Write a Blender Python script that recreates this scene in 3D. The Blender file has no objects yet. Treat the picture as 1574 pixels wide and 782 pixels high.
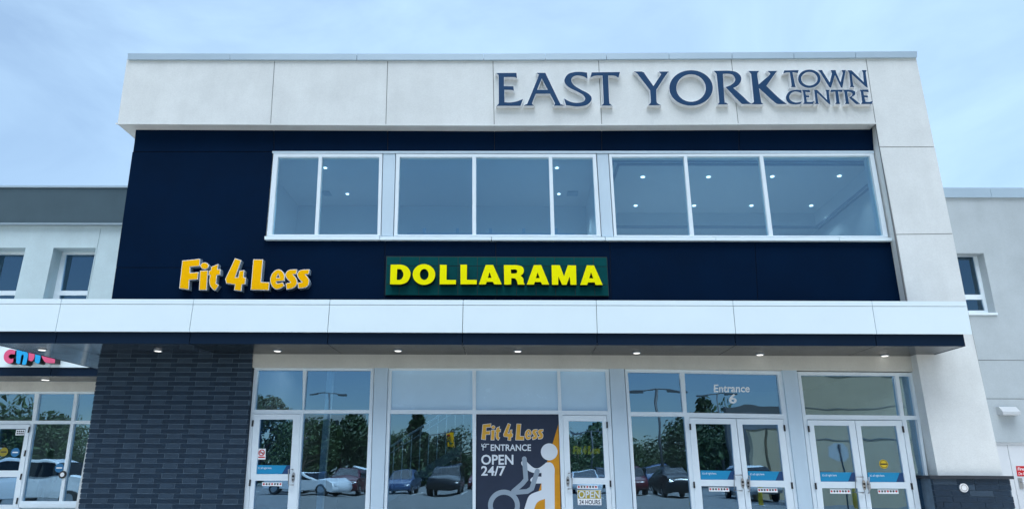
import bpy, bmesh, math, random
from math import radians, sin, cos, tan, pi
from mathutils import Vector, Matrix
from mathutils.geometry import delaunay_2d_cdt
random.seed(7)
S = bpy.context.scene
COL = S.collection
# ------------------------------------------------------------------ camera
FPX, PW, PH = 1060.0, 1574.0, 782.0
PITCH, YAW, ROLL = radians(17.42), radians(-0.43), radians(0.255)
EYE = 1.35
_f = Vector((sin(YAW)*cos(PITCH), cos(YAW)*cos(PITCH), sin(PITCH)))
_r0 = Vector((cos(YAW), -sin(YAW), 0)); _u0 = _r0.cross(_f)
RT = cos(ROLL)*_r0 + sin(ROLL)*_u0
UP = -sin(ROLL)*_r0 + cos(ROLL)*_u0
CAM0 = Vector((0, 0, EYE))
cd = bpy.data.cameras.new('camera'); cam = bpy.data.objects.new('camera', cd); COL.objects.link(cam)
cd.sensor_width = 36; cd.lens = 36*FPX/PW; cd.clip_end = 3000
cam.matrix_world = Matrix.Translation(CAM0) @ Matrix((RT, UP, -_f)).transposed().to_4x4()
S.camera = cam
# ------------------------------------------------------------------ sky and sun
SUN_EL, SUN_AZ, FILL_CLOUD = radians(62), radians(38), .95
w = bpy.data.worlds.new('World'); S.world = w; w.use_nodes = True
nt = w.node_tree; N = nt.nodes; L = nt.links
bg = N['Background']; bg.inputs[1].default_value = 0.078
sky = N.new('ShaderNodeTexSky'); sky.sky_type = 'NISHITA'; sky.sun_disc = False
sky.sun_elevation = SUN_EL; sky.sun_rotation = SUN_AZ; sky.air_density = 1.1; sky.dust_density = 0.2; sky.ozone_density = 3.5
tc = N.new('ShaderNodeTexCoord'); mp = N.new('ShaderNodeMapping'); mp.inputs['Scale'].default_value = (1.0, 1.0, 2.2)
mp.inputs['Rotation'].default_value = (0.0, 0.25, 0.4)
n1 = N.new('ShaderNodeTexNoise'); n1.inputs['Scale'].default_value = 2.3; n1.inputs['Detail'].default_value = 9; n1.inputs['Roughness'].default_value = .54
n1.inputs['Distortion'].default_value = .5
cr = N.new('ShaderNodeValToRGB'); cr.color_ramp.elements[0].position = .36; cr.color_ramp.elements[1].position = .74
cr.color_ramp.elements[0].color = (0.30,)*3+(1,); cr.color_ramp.elements[1].color = (.80,)*3+(1,)
mx = N.new('ShaderNodeMix'); mx.data_type = 'RGBA'; mx.inputs[7].default_value = (5.2, 7.4, 9.4, 1)
L.new(tc.outputs['Generated'], mp.inputs[0]); L.new(mp.outputs[0], n1.inputs[0]); L.new(n1.outputs[0], cr.inputs[0])
sx_ = N.new('ShaderNodeSeparateXYZ'); L.new(tc.outputs['Generated'], sx_.inputs[0])
mk = N.new('ShaderNodeMapRange'); mk.interpolation_type = 'SMOOTHSTEP'; mk.inputs[1].default_value = -.5; mk.inputs[2].default_value = .2; mk.inputs[3].default_value = .08; L.new(sx_.outputs['Y'], mk.inputs[0])
mm = N.new('ShaderNodeMath'); mm.operation = 'MULTIPLY'; L.new(cr.outputs[0], mm.inputs[0]); L.new(mk.outputs[0], mm.inputs[1])
L.new(mm.outputs[0], mx.inputs[0]); L.new(sky.outputs[0], mx.inputs[6])
# bright unseen cloud bank, added high behind the camera to light the facade
def vmath(op, *a):
    q = N.new('ShaderNodeVectorMath'); q.operation = op
    for i, v in enumerate(a):
        if isinstance(v, tuple): q.inputs[i].default_value = v
        else: L.new(v, q.inputs[i])
    return q
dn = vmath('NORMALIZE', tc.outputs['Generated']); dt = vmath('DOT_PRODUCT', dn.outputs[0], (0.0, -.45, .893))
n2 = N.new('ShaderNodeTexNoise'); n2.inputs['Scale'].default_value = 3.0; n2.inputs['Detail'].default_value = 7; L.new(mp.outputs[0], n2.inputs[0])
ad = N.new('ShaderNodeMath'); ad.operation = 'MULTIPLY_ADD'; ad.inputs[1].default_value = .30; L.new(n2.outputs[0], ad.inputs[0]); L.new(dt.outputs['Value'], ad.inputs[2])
mr = N.new('ShaderNodeMapRange'); mr.interpolation_type = 'SMOOTHSTEP'; mr.inputs[1].default_value = 1.00; mr.inputs[2].default_value = 1.12; mr.inputs[4].default_value = FILL_CLOUD; L.new(ad.outputs[0], mr.inputs[0])
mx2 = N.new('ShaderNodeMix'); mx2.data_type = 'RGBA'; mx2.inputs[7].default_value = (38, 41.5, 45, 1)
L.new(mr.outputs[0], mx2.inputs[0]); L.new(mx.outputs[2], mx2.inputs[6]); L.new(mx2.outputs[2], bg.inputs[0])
sd = bpy.data.lights.new('sun', 'SUN'); so = bpy.data.objects.new('sun', sd); COL.objects.link(so)
sd.energy = 4.2; sd.angle = radians(.6); sd.color = (1, .95, .88)
sv = Vector((sin(SUN_AZ)*cos(SUN_EL), cos(SUN_AZ)*cos(SUN_EL), sin(SUN_EL)))
so.rotation_euler = sv.to_track_quat('Z', 'Y').to_euler(); so.location = (0, 40, 60)
vs = S.view_settings; vs.view_transform = 'Standard'; vs.look = 'None'; vs.gamma = 1; vs.exposure = 0.92
S.cycles.max_bounces = 10; S.cycles.transparent_max_bounces = 16
S.cycles.use_denoising = True

# ------------------------------------------------------------------ measuring helpers
def P(px, py, Y):
    """Point of the plane at distance Y that the photo shows at (px, py)."""
    d = _f + RT*((px-PW/2)/FPX) - UP*((py-PH/2)/FPX)
    return CAM0 + d*(Y/d.y)
def XZ(px, py, Y):
    p = P(px, py, Y); return (p.x, p.z)
# ------------------------------------------------------------------ materials
def new_mat(name):
    m = bpy.data.materials.new(name); m.use_nodes = True
    return m, m.node_tree.nodes, m.node_tree.links, m.node_tree.nodes['Principled BSDF']
def mat(name, col, rough=.5, var=.0, scale=3.0, bump=0.0, bscale=60, metal=0, spec=.5, stretch=None, emit=0, bdist=.01):
    m, n, l, b = new_mat(name)
    b.inputs['Base Color'].default_value = (*col, 1); b.inputs['Roughness'].default_value = rough
    b.inputs['Metallic'].default_value = metal; b.inputs['Specular IOR Level'].default_value = spec
    if emit: b.inputs['Emission Color'].default_value = (*col, 1); b.inputs['Emission Strength'].default_value = emit
    if var or bump:
        t = n.new('ShaderNodeTexCoord'); mpn = n.new('ShaderNodeMapping'); l.new(t.outputs['Object'], mpn.inputs[0])
        if stretch: mpn.inputs['Scale'].default_value = stretch
    if var:
        a = n.new('ShaderNodeTexNoise'); a.inputs['Scale'].default_value = scale; a.inputs['Detail'].default_value = 8; a.inputs['Roughness'].default_value = .65
        l.new(mpn.outputs[0], a.inputs[0])
        r = n.new('ShaderNodeValToRGB'); r.color_ramp.elements[0].position = .3; r.color_ramp.elements[1].position = .7
        r.color_ramp.elements[0].color = (*[c*(1-var) for c in col], 1); r.color_ramp.elements[1].color = (*[min(1, c*(1+var)) for c in col], 1)
        l.new(a.outputs[0], r.inputs[0]); l.new(r.outputs[0], b.inputs['Base Color'])
        rr = n.new('ShaderNodeMapRange'); rr.inputs[3].default_value = max(.02, rough-.1); rr.inputs[4].default_value = min(1, rough+.1)
        l.new(a.outputs[0], rr.inputs[0]); l.new(rr.outputs[0], b.inputs['Roughness'])
    if bump:
        a2 = n.new('ShaderNodeTexNoise'); a2.inputs['Scale'].default_value = bscale; a2.inputs['Detail'].default_value = 4
        l.new(mpn.outputs[0], a2.inputs[0]); bn = n.new('ShaderNodeBump'); bn.inputs['Strength'].default_value = bump; bn.inputs['Distance'].default_value = bdist
        l.new(a2.outputs[0], bn.inputs['Height']); l.new(bn.outputs[0], b.inputs['Normal'])
    return m
def stucco(name, col):
    """troweled render: broad mottling, faint vertical weather streaks, fine grain"""
    m, n, l, b = new_mat(name); b.inputs['Roughness'].default_value = .85; b.inputs['Specular IOR Level'].default_value = .25
    t = n.new('ShaderNodeTexCoord')
    def noise(sc, det, stretch=(1, 1, 1)):
        mpn = n.new('ShaderNodeMapping'); mpn.inputs['Scale'].default_value = stretch; l.new(t.outputs['Object'], mpn.inputs[0])
        a = n.new('ShaderNodeTexNoise'); a.inputs['Scale'].default_value = sc; a.inputs['Detail'].default_value = det; a.inputs['Roughness'].default_value = .6
        l.new(mpn.outputs[0], a.inputs[0]); return a.outputs[0]
    def ramp(s, lo, hi, p0, p1):
        r = n.new('ShaderNodeMapRange'); r.inputs[1].default_value = p0; r.inputs[2].default_value = p1; r.inputs[3].default_value = lo; r.inputs[4].default_value = hi
        l.new(s, r.inputs[0]); return r.outputs[0]
    def mul(a, c):
        r = n.new('ShaderNodeMath'); r.operation = 'MULTIPLY'; l.new(a, r.inputs[0]); l.new(c, r.inputs[1]); return r.outputs[0]
    v = mul(mul(ramp(noise(1.7, 6), .93, 1.04, .3, .7), ramp(noise(3.5, 5, (1, 1, .12)), .965, 1.02, .3, .7)), ramp(noise(38, 4), .955, 1.035, .3, .7))
    h = n.new('ShaderNodeVectorMath'); h.operation = 'SCALE'; h.inputs[0].default_value = col; l.new(v, h.inputs['Scale']); l.new(h.outputs[0], b.inputs['Base Color'])
    bn = n.new('ShaderNodeBump'); bn.inputs['Strength'].default_value = .5; bn.inputs['Distance'].default_value = .006
    l.new(noise(90, 5), bn.inputs['Height']); l.new(bn.outputs[0], b.inputs['Normal'])
    return m
def glass(name, tint, f0, wave=.02, wscale=1.3, gcol=(.62, .84, 1)):
    m = bpy.data.materials.new(name); m.use_nodes = True; n = m.node_tree.nodes; l = m.node_tree.links; n.clear()
    o = n.new('ShaderNodeOutputMaterial'); mxs = n.new('ShaderNodeMixShader'); tr = n.new('ShaderNodeBsdfTransparent'); gl = n.new('ShaderNodeBsdfGlossy')
    tr.inputs[0].default_value = (*tint, 1); gl.inputs['Roughness'].default_value = .0; gl.inputs['Color'].default_value = (*gcol, 1)
    fr = n.new('ShaderNodeFresnel'); s = math.sqrt(f0); fr.inputs[0].default_value = (1+s)/(1-s)
    ge = n.new('ShaderNodeNewGeometry'); inv = n.new('ShaderNodeMath'); inv.operation = 'SUBTRACT'; inv.inputs[0].default_value = 1; l.new(ge.outputs['Backfacing'], inv.inputs[1])
    mu = n.new('ShaderNodeMath'); mu.operation = 'MULTIPLY'; l.new(fr.outputs[0], mu.inputs[0]); l.new(inv.outputs[0], mu.inputs[1])
    t = n.new('ShaderNodeTexCoord'); a = n.new('ShaderNodeTexNoise'); a.inputs['Scale'].default_value = wscale; a.inputs['Detail'].default_value = 1.5
    l.new(t.outputs['Object'], a.inputs[0]); bn = n.new('ShaderNodeBump'); bn.inputs['Strength'].default_value = wave; bn.inputs['Distance'].default_value = .3
    l.new(a.outputs[0], bn.inputs['Height']); l.new(bn.outputs[0], gl.inputs['Normal'])
    l.new(mu.outputs[0], mxs.inputs[0]); l.new(tr.outputs[0], mxs.inputs[1]); l.new(gl.outputs[0], mxs.inputs[2]); l.new(mxs.outputs[0], o.inputs[0])
    return m
def emitter(name, col, s):
    m = bpy.data.materials.new(name); m.use_nodes = True; b = m.node_tree.nodes['Principled BSDF']
    b.inputs['Base Color'].default_value = (*col, 1); b.inputs['Emission Color'].default_value = (*col, 1); b.inputs['Emission Strength'].default_value = s
    return m
M = {}
M['stucco'] = stucco('pale_render', (.70, .73, .73))
M['stucco_warm'] = stucco('warm_render', (.66, .66, .61))
M['stucco_wing'] = stucco('grey_render', (.50, .62, .66)); M['stucco_right'] = stucco('right_render', (.43, .485, .515))
M['band'] = stucco('dark_grey_render', (.064, .104, .13))
M['white'] = mat('white_metal_panel', (.76, .88, .93), .38, .015, 1.2)
M['coping'] = mat('coping_metal', (.40, .51, .59), .35, .03, 1.0, metal=.15)
M['alu'] = mat('white_aluminium', (.74, .83, .89), .38, .03, 2.0, spec=.4)
M['alu_pier'] = mat('pier_aluminium', (.53, .66, .76), .45, .05, 1.6, stretch=(1, 1, .3))
M['navy'] = mat('navy_panel', (.0003, .0092, .032), .65, .15, .9, spec=.04)
M['navy_fascia'] = mat('navy_fascia', (.0012, .013, .036), .5, .12, .9, spec=.15)
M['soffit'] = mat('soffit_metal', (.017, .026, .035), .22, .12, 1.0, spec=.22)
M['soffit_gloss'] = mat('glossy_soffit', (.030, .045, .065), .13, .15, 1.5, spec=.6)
M['gap'] = mat('dark_joint', (.02, .022, .026), .8)
M['joint'] = mat('grey_joint', (.20, .205, .21), .9)
M['brick_dark'] = mat('dark_rough_brick', (.009, .026, .050), .62, .22, 9, .25, 26, spec=.3, bdist=.02)
M['brick_light'] = mat('smooth_grey_brick', (.027, .052, .084), .55, .18, 7, .25, 60, spec=.3)
M['mortar'] = mat('mortar', (.11, .165, .22), .9, .2, 8)
M['glass_up'] = glass('upper_glass', (.62, .82, .93), .31, .003, 1.3, (.66, .90, 1))
M['glass_low'] = glass('lower_glass', (.52, .66, .76), .31, .014, 1.1, (.40, .69, 1))
M['glass_wing'] = glass('wing_glass', (.25, .38, .50), .20, .006, 1.3, (.5, .78, 1))
M['frost'] = mat('frosted_pane', (.50, .70, .86), .25, .05, 1.2, spec=.55)
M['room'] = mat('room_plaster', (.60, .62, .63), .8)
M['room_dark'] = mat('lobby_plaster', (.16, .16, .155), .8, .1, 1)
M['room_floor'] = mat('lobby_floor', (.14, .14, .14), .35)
M['metal'] = mat('brushed_steel', (.45, .47, .5), .3, metal=1)
M['black'] = mat('black_plastic', (.012, .012, .014), .4)
M['lamp'] = emitter('lit_downlight', (1, .97, .92), .75)
M['lamp_in'] = emitter('lit_ceiling_lamp', (1, .98, .95), 2.2)
M['ltr_blue'] = mat('blue_letter_face', (.016, .055, .130), .5, .08, 3, spec=.1)
M['ltr_white'] = mat('white_letter_edge', (.78, .80, .82), .45)
M['ltr_grey'] = mat('grey_letter_return', (.30, .38, .44), .4)
M['yellow'] = mat('amber_face', (1, .50, .0), .45, spec=.05)
M['lemon'] = mat('lemon_face', (.92, .84, .0), .45, spec=.05)
M['green'] = mat('green_tile', (.001, .062, .066), .5, .12, 3, spec=.06)
M['green_edge'] = mat('dark_green_edge', (.002, .012, .012), .5)
M['pink'] = mat('pink_face', (.75, .10, .22), .4)
M['cyan'] = mat('cyan_face', (.01, .38, .75), .4)
M['cyan_dimmed'] = mat('sticker_dimmed_blue', (.008, .15, .34), .4); M['yellow_dimmed'] = mat('sticker_dimmed_yellow', (.28, .23, .012), .5)  # sticker blue and yellow darkened to stand in for dimming by the reflecting glass
M['poster'] = mat('poster_navy', (.020, .032, .062), .5, .1, 4, spec=.3)
M['poster_orange'] = mat('poster_orange', (.62, .27, .010), .5, .10, 9, spec=.3)
M['poster_white'] = mat('poster_white', (.66, .72, .78), .5, spec=.3)
M['poster_grey'] = mat('poster_grey', (.27, .34, .41), .5, spec=.3)
M['gold'] = mat('poster_gold', (.68, .36, .03), .5)
M['decal'] = mat('decal_cyan', (.0, .26, .50), .4)
M['decal_dark'] = mat('decal_navy', (.006, .05, .16), .4)
M['paper'] = mat('paper_white', (.86, .88, .90), .6, spec=.2)
M['red'] = mat('sign_red', (.55, .01, .02), .4)
M['olive'] = mat('sign_olive', (.38, .31, .03), .5)
M['stickyel'] = mat('sticker_yellow', (.75, .52, .02), .5)

# ------------------------------------------------------------------ object helpers
def link(name, me, m, parent=None):
    o = bpy.data.objects.new(name, me); COL.objects.link(o)
    for x in (m if isinstance(m, (list, tuple)) else [m]): me.materials.append(x)
    if parent is not None:
        o.parent = parent
        if parent.type == 'EMPTY': o.matrix_parent_inverse = Matrix.Translation(-parent.location)
    return o
def tag(o, label=None, cat=None, group=None, kind=None):
    if label: o['label'] = label
    if cat: o['category'] = cat
    if group: o['group'] = group
    if kind: o['kind'] = kind
    return o
def empty(name, loc, label, cat, group=None):
    o = bpy.data.objects.new(name, None); COL.objects.link(o); o.location = loc; o.empty_display_size = .3
    return tag(o, label, cat, group)
class MB:
    """collects boxes, prisms, tubes; .build links them as one mesh"""
    def __init__(s): s.b = bmesh.new()
    def box(s, x0, x1, y0, y1, z0, z1, mi=0):
        v = [s.b.verts.new(p) for p in ((x0,y0,z0),(x1,y0,z0),(x1,y1,z0),(x0,y1,z0),(x0,y0,z1),(x1,y0,z1),(x1,y1,z1),(x0,y1,z1))]
        for f in ((0,3,2,1),(4,5,6,7),(0,1,5,4),(1,2,6,5),(2,3,7,6),(3,0,4,7)):
            s.b.faces.new([v[i] for i in f]).material_index = mi
        return s
    def poly(s, loops, y0, y1, mi=0, front=True):
        """prism with holes: loops of (x, z), front face at y0, back at y1"""
        loops = [[Vector((p[0], p[1])) for p in lp] for lp in loops if len(lp) > 2]
        flat = [p for lp in loops for p in lp]; ed = []; k = 0
        for lp in loops:
            ed += [(k+i, k+(i+1) % len(lp)) for i in range(len(lp))]; k += len(lp)
        cv, _, cf = delaunay_2d_cdt(flat, ed, [], 0, 1e-7)[:3]
        F0 = [s.b.verts.new((p.x, y0, p.y)) for p in cv]; F1 = [s.b.verts.new((p.x, y1, p.y)) for p in cv]
        for t in cf:
            c = sum((cv[i] for i in t), Vector((0, 0)))/len(t); ins = False
            for lp in loops:
                for i in range(len(lp)):
                    p, q = lp[i], lp[(i+1) % len(lp)]
                    if (p.y > c.y) != (q.y > c.y) and c.x < (q.x-p.x)*(c.y-p.y)/(q.y-p.y)+p.x: ins = not ins
            if not ins: continue
            s.b.faces.new([F0[i] for i in t]).material_index = mi; s.b.faces.new([F1[i] for i in reversed(t)]).material_index = mi
        for v in F0+F1:
            if not v.link_faces: s.b.verts.remove(v)
        A = [s.b.verts.new((p.x, y0, p.y)) for p in flat]; B = [s.b.verts.new((p.x, y1, p.y)) for p in flat]
        k = 0
        for li, lp in enumerate(loops):
            n = len(lp); ar = sum(lp[i].x*lp[(i+1) % n].y-lp[(i+1) % n].x*lp[i].y for i in range(n))
            ccw = ar > 0
            if li: ccw = not ccw
            for i in range(n):
                i0, i1 = k+i, k+(i+1) % n
                q = (A[i0], B[i0], B[i1], A[i1]) if ccw else (A[i1], B[i1], B[i0], A[i0])
                s.b.faces.new(q).material_index = mi
            k += n
        return s
    def px(s, loops, y0, y1, mi=0, Y=None):
        return s.poly([[XZ(p[0], p[1], y0 if Y is None else Y) for p in lp] for lp in loops], y0, y1, mi)
    def tube(s, pts, r, n=8, mi=0, cap=True):
        pts = [Vector(p) for p in pts]; rr = r if isinstance(r, (list, tuple)) else [r]*len(pts); rings = []
        for i, p in enumerate(pts):
            d = (pts[min(i+1, len(pts)-1)]-pts[max(i-1, 0)]).normalized()
            a = d.orthogonal() if abs(d.z) > .9 else d.cross(Vector((0, 0, 1))); a.normalize()
            if abs(d.z) > .9: a = Vector((1, 0, 0)) - d*d.x; a.normalize()
            c = d.cross(a)
            rings.append([s.b.verts.new(p+(a*cos(2*pi*k/n)+c*sin(2*pi*k/n))*rr[i]) for k in range(n)])
        for i in range(len(rings)-1):
            for k in range(n):
                f = s.b.faces.new((rings[i][k], rings[i][(k+1) % n], rings[i+1][(k+1) % n], rings[i+1][k])); f.material_index = mi; f.smooth = True
        if cap:
            s.b.faces.new(rings[0][::-1]).material_index = mi; s.b.faces.new(rings[-1]).material_index = mi
        return s
    def disc(s, c, r, y0, y1, n=24, mi=0, sx=1, sz=1):
        return s.poly([[(c[0]+r*sx*cos(2*pi*k/n), c[1]+r*sz*sin(2*pi*k/n)) for k in range(n)]], y0, y1, mi)
    def build(s, name, m, parent=None, recalc=True):
        bmesh.ops.remove_doubles(s.b, verts=s.b.verts[:], dist=1e-5)
        if recalc: bmesh.ops.recalc_face_normals(s.b, faces=s.b.faces[:])
        me = bpy.data.meshes.new(name); s.b.to_mesh(me); s.b.free()
        return link(name, me, m, parent)
def smooth_path(pts, step=6):
    """corner points (x, y) and smooth points (x, y, 1) -> dense polygon"""
    n = len(pts); out = []
    sm = [len(p) > 2 for p in pts]; q = [Vector(p[:2]) for p in pts]
    for i in range(n):
        a, b = q[i], q[(i+1) % n]
        if not sm[i] and not sm[(i+1) % n]: out.append(tuple(a)); continue
        ta = (b-q[i-1])*.5 if sm[i] else (b-a)*.9
        tb = (q[(i+2) % n]-a)*.5 if sm[(i+1) % n] else (b-a)*.9
        for k in range(step):
            t = k/step; h = (2*t**3-3*t*t+1, t**3-2*t*t+t, -2*t**3+3*t*t, t**3-t*t)
            out.append(tuple(a*h[0]+ta*h[1]+b*h[2]+tb*h[3]))
    return out
def ell(cx, cy, rx, ry, n=40): return [(cx+rx*cos(2*pi*k/n), cy+ry*sin(2*pi*k/n)) for k in range(n)]
def inset(lp, d):
    """offset a closed (x, z) loop inwards by d (outwards when it is negative)"""
    lp = [Vector(p) for p in lp]; c = []
    for p in lp:
        if not c or (p-c[-1]).length > 1e-5: c.append(p)
    if (c[0]-c[-1]).length < 1e-5: c.pop()
    n = len(c); ar = sum(c[i].x*c[(i+1) % n].y-c[(i+1) % n].x*c[i].y for i in range(n)); sg = 1 if ar > 0 else -1; out = []
    for i in range(n):
        e0 = (c[i]-c[i-1]).normalized(); e1 = (c[(i+1) % n]-c[i]).normalized()
        n0 = Vector((-e0.y, e0.x))*sg; n1 = Vector((-e1.y, e1.x))*sg; b = n0+n1
        k = max(.35, 1+n0.dot(n1)); out.append(tuple(c[i]+b*(d/k)))
    return out
def to_px(loops, ox, oy, sc): return [[(ox+p[0]/sc, oy+p[1]/sc) for p in lp] for lp in loops]
def text(body, name, bb, Y, m, parent=None, fat=0.0, t=.003, space=1.0):
    """writing laid into the photo box bb = (x0, y0, x1, y1) on the plane Y"""
    c = bpy.data.curves.new(name, 'FONT'); c.body = body; c.extrude = 0; c.offset = fat; c.fill_mode = 'FRONT'; c.resolution_u = 3; c.space_character = space
    o = bpy.data.objects.new(name, c); COL.objects.link(o); dg = bpy.context.evaluated_depsgraph_get()
    me = bpy.data.meshes.new_from_object(o.evaluated_get(dg)); bpy.data.objects.remove(o); bpy.data.curves.remove(c)
    xs = [v.co.x for v in me.vertices]; ys = [v.co.y for v in me.vertices]
    x0, x1, y0, y1 = min(xs), max(xs), min(ys), max(ys)
    for v in me.vertices:
        u = (v.co.x-x0)/(x1-x0); h = (v.co.y-y0)/(y1-y0)
        p = P(bb[0]+(bb[2]-bb[0])*u, bb[3]+(bb[1]-bb[3])*h, Y); v.co = (p.x, Y+t, p.z)
    bm = bmesh.new(); bm.from_mesh(me); bmesh.ops.remove_doubles(bm, verts=bm.verts[:], dist=1e-6)
    r = bmesh.ops.extrude_face_region(bm, geom=bm.faces[:])
    for g in r['geom']:
        if isinstance(g, bmesh.types.BMVert): g.co.y -= t
    bmesh.ops.recalc_face_normals(bm, faces=bm.faces[:])
    for f_ in bm.faces: f_.smooth = False
    bm.to_mesh(me); bm.free()
    return link(name, me, m, parent)
def lerp(a, b, t): return a+(b-a)*t
def lamp_light(x, y, z, e):
    ld = bpy.data.lights.new('strip_lamp_light', 'SPOT'); ld.energy = e; ld.spot_size = radians(165); ld.shadow_soft_size = .15; ld.color = (1, .97, .92)
    lo = bpy.data.objects.new('strip_lamp_light', ld); COL.objects.link(lo); lo.location = (x, y, z)

# ------------------------------------------------------------------ depths of the main planes
YC, YP, YK, YK2, YL = 12.75, 13.0, 11.78, 11.84, 12.95     # cornice/column, navy wall, canopy fascia, dark fascia, lintel
YG = 13.06                                                  # shopfront glass
YW, YWK = 17.3, 16.19                                       # wings and the left wing's canopy
Z_T = P(760, 461, YK).z; Z_W = P(760, 511, YK).z; Z_S = P(760, 529.5, YK2).z; Z_GR = P(760, 468.5, YK).z

# ================================================================== ground
def ground(name, x0, x1, y0, y1, z0, z1, m): return tag(MB().box(x0, x1, y0, y1, z0, z1).build(name, m), kind='structure')
m_as = mat('asphalt', (.17, .17, .165), .85, .25, 1.3, .5, 120)
m_con = mat('concrete', (.50, .49, .47), .8, .12, 1.5, .3, 60)
m_grass = mat('lawn', (.06, .09, .03), .9, .3, 2.0, .4, 80)
m_line = mat('road_paint', (.7, .7, .68), .6, .1, 6)
ground('ground', -400, 400, -400, 400, -.5, -.006, m_grass)
ground('parking_lot', -60, 60, -48, 16.9, -.3, 0, m_as)
ground('road', -400, 400, -62, -52, -.3, 0, m_as)
ground('pavement', -60, 60, 10.2, 17.2, -.2, .13, m_con)
ground('kerb', -60, 60, 10.05, 10.197, -.2, .128, m_con)
pk = MB()
for k in range(18):
    x = -22+k*2.7; pk.box(x-.05, x+.05, -21, -15.5, -.1, .004)
tag(pk.build('parking_lines', m_line), kind='structure')

# ================================================================== the main building
B = empty('commercial_building', (0, 13, 0), 'two-storey white and navy shopping centre block with brick base, canopy and glass entrances', 'building')
Z_TOP = P(760, 84, YC).z; Z_COP = P(760, 92, YC).z
XL = P(188, 330, YP).x; XCR = P(1408, 88.7, YC).x; XCL = P(188, 140, YC).x
# body of the building behind the faces
b = MB()
b.box(XL+.05, XL+.35, 13.13, 26, 0, Z_COP-.1); b.box(XCR-.10, XCR-.03, 13.5, 26, 0, Z_COP-.1); b.box(XL+.36, XCR-.11, 25.7, 26, 0, Z_COP-.1)
b.build('side_wall', M['stucco'], B)
MB().box(XCL+.05, XCR-.05, 12.96, 26.02, Z_COP-.09, Z_COP+.02).build('roof', M['joint'], B)
# pale L-shaped frame: cornice and right-hand column, in panels with joints
gp = 1.1
jt = [195.3, 422.2, 596, 757.7, 920, 1124, 1330.8]; jb = [180.5, 415.8, 593, 759.7, 925.1, 1135, 1346]
yt = [91.2, 92, 92.2, 92.4, 92, 90.8, 88.9]; yb = [191, 192, 193, 193.4, 192.8, 191.5, 190.5]
c = MB()
for i in range(6):
    a = gp/2 if i else 0
    c.px([[(jt[i]+a, yt[i]), (jt[i+1]-gp/2, yt[i+1]), (jb[i+1]-gp/2, yb[i+1]), (jb[i]+a, yb[i])]], YC, YC+.05)
c.px([[(1331.4, 88.9), (1408, 88.7), (1436.3, 225.4), (1352.4, 225.4), (1346.6, 190.5)]], YC, YC+.05)
c.px([[(1352.6, 226.6), (1436.8, 226.6), (1464.1, 358.6), (1377.7, 359.6)]], YC, YC+.05)
c.px([[(1378, 360.8), (1464.4, 359.8), (1496, 520), (1541.5, 730), (1441.8, 730), (1409, 549.6), (1395.8, 464.3)]], YC, YC+.05)
c.build('render_panel', M['stucco'], B)
c = MB()
c.px([[(195.5, 91.3), (1407.6, 89.2), (1407.8, 89), (1541, 729.6), (1442.2, 729.6), (1409.3, 549.6), (1346.2, 190.3), (760, 193.2), (180.8, 190.8)]], YC+.012, YC+.04, Y=YC)
c.build('panel_backing', M['joint'], B)
# the same L with its depth: the soffit of the cornice and the column's return
c = MB()
c.px([[(188.4, 140), (1346.5, 140), (1346.3, 190.4), (760, 193.3), (180.7, 190.9)]], YC+.051, 13.12, Y=YC)
c.px([[(1346.6, 140), (1419, 140), (1541.2, 729.8), (1442, 729.8), (1409.2, 549.6), (1396, 464.3), (1378, 360.2), (1352.6, 226)]], YC+.051, 13.44, Y=YC)
c.build('frame_core', M['stucco'], B)
c = MB(); c.px([[(195.9, 92.5), (215, 92.5), (215, 190.8), (181, 190.8)]], 13.121, 26, Y=YC); c.build('cornice_return', M['stucco'], B)
# drip edge under the cornice
c = MB()
for i in range(6):
    c.px([[(jb[i]-(2 if i == 0 else 0), yb[i]-1.2), (jb[i+1], yb[i+1]-1.2), (jb[i+1], yb[i+1]+.7), (jb[i]-(2 if i == 0 else 0), yb[i]+.7)]], YC-.02, YC-.001, Y=YC)
c.build('drip_edge', M['stucco'], B)
# metal coping in lengths
for i, (a, e) in enumerate(((196.3, 353), (353.8, 548), (548.8, 743), (743.8, 838), (838.8, 932), (932.8, 1028), (1028.8, 1125), (1125.8, 1220), (1220.8, 1315), (1315.8, 1409.8))):
    ty = lambda x: 81.9+1.0*sin(pi*min(1, x/1409))-2.9*max(0, (x-740)/670)
    MB().px([[(a, ty(a)), (e, ty(e)), (e, ty(e)+9.3), (a, ty(a)+9.3)]], YC-.05, YC+.45).build('coping', M['coping'], B)
# navy cladding
nv = MB()
def navy(*pts): nv.px([list(pts)], YP, YP+.02)
def le(y): return 208.6-(y-199.4)*.1429    # left edge of the navy wall
def re_(y): return 1339.6+(y-197.3)*.1800
ts = [le(188), 421.0, 596, 760, 925, 1136, 1343.5]
for i in range(6):
    a = .5 if i else 0
    navy((ts[i]+a, 186), (ts[i+1]-.5, 186), (ts[i+1]-.5+(0 if i < 5 else 7), 232.9), (ts[i]+a-(5 if i == 0 else 0), 232.9))
navy((le(233.9), 233.9), (419.3, 233.9), (407.9, 364.3), (406, 410.6), (le(410.6), 410.6))
navy((le(411.4), 411.4), (405.6, 411.4), (404, 480), (le(480), 480))
ls = [406.7, 592, 762, 937.5, 1160, 1372]; lb = [405, 590, 762, 939.5, 1166, 1393]
for i in range(5): navy((ls[i]+.4, 368), (ls[i+1]-.4, 368), (lb[i+1]-.4, 480), (lb[i]+.4, 480))
navy((1345, 233.9), (1348, 233.9), (1374, 372), (1369, 372), )
nv.build('navy_cladding', M['navy'], B)
MB().px([[(le(190), 190), (1343, 190), (1392, 478), (le(478), 478)], [(414, 231), (1346, 231), (1371, 372), (402, 372)]], YP+.021, YP+.10, Y=YP).build('cladding_backing', M['gap'], B)
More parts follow.
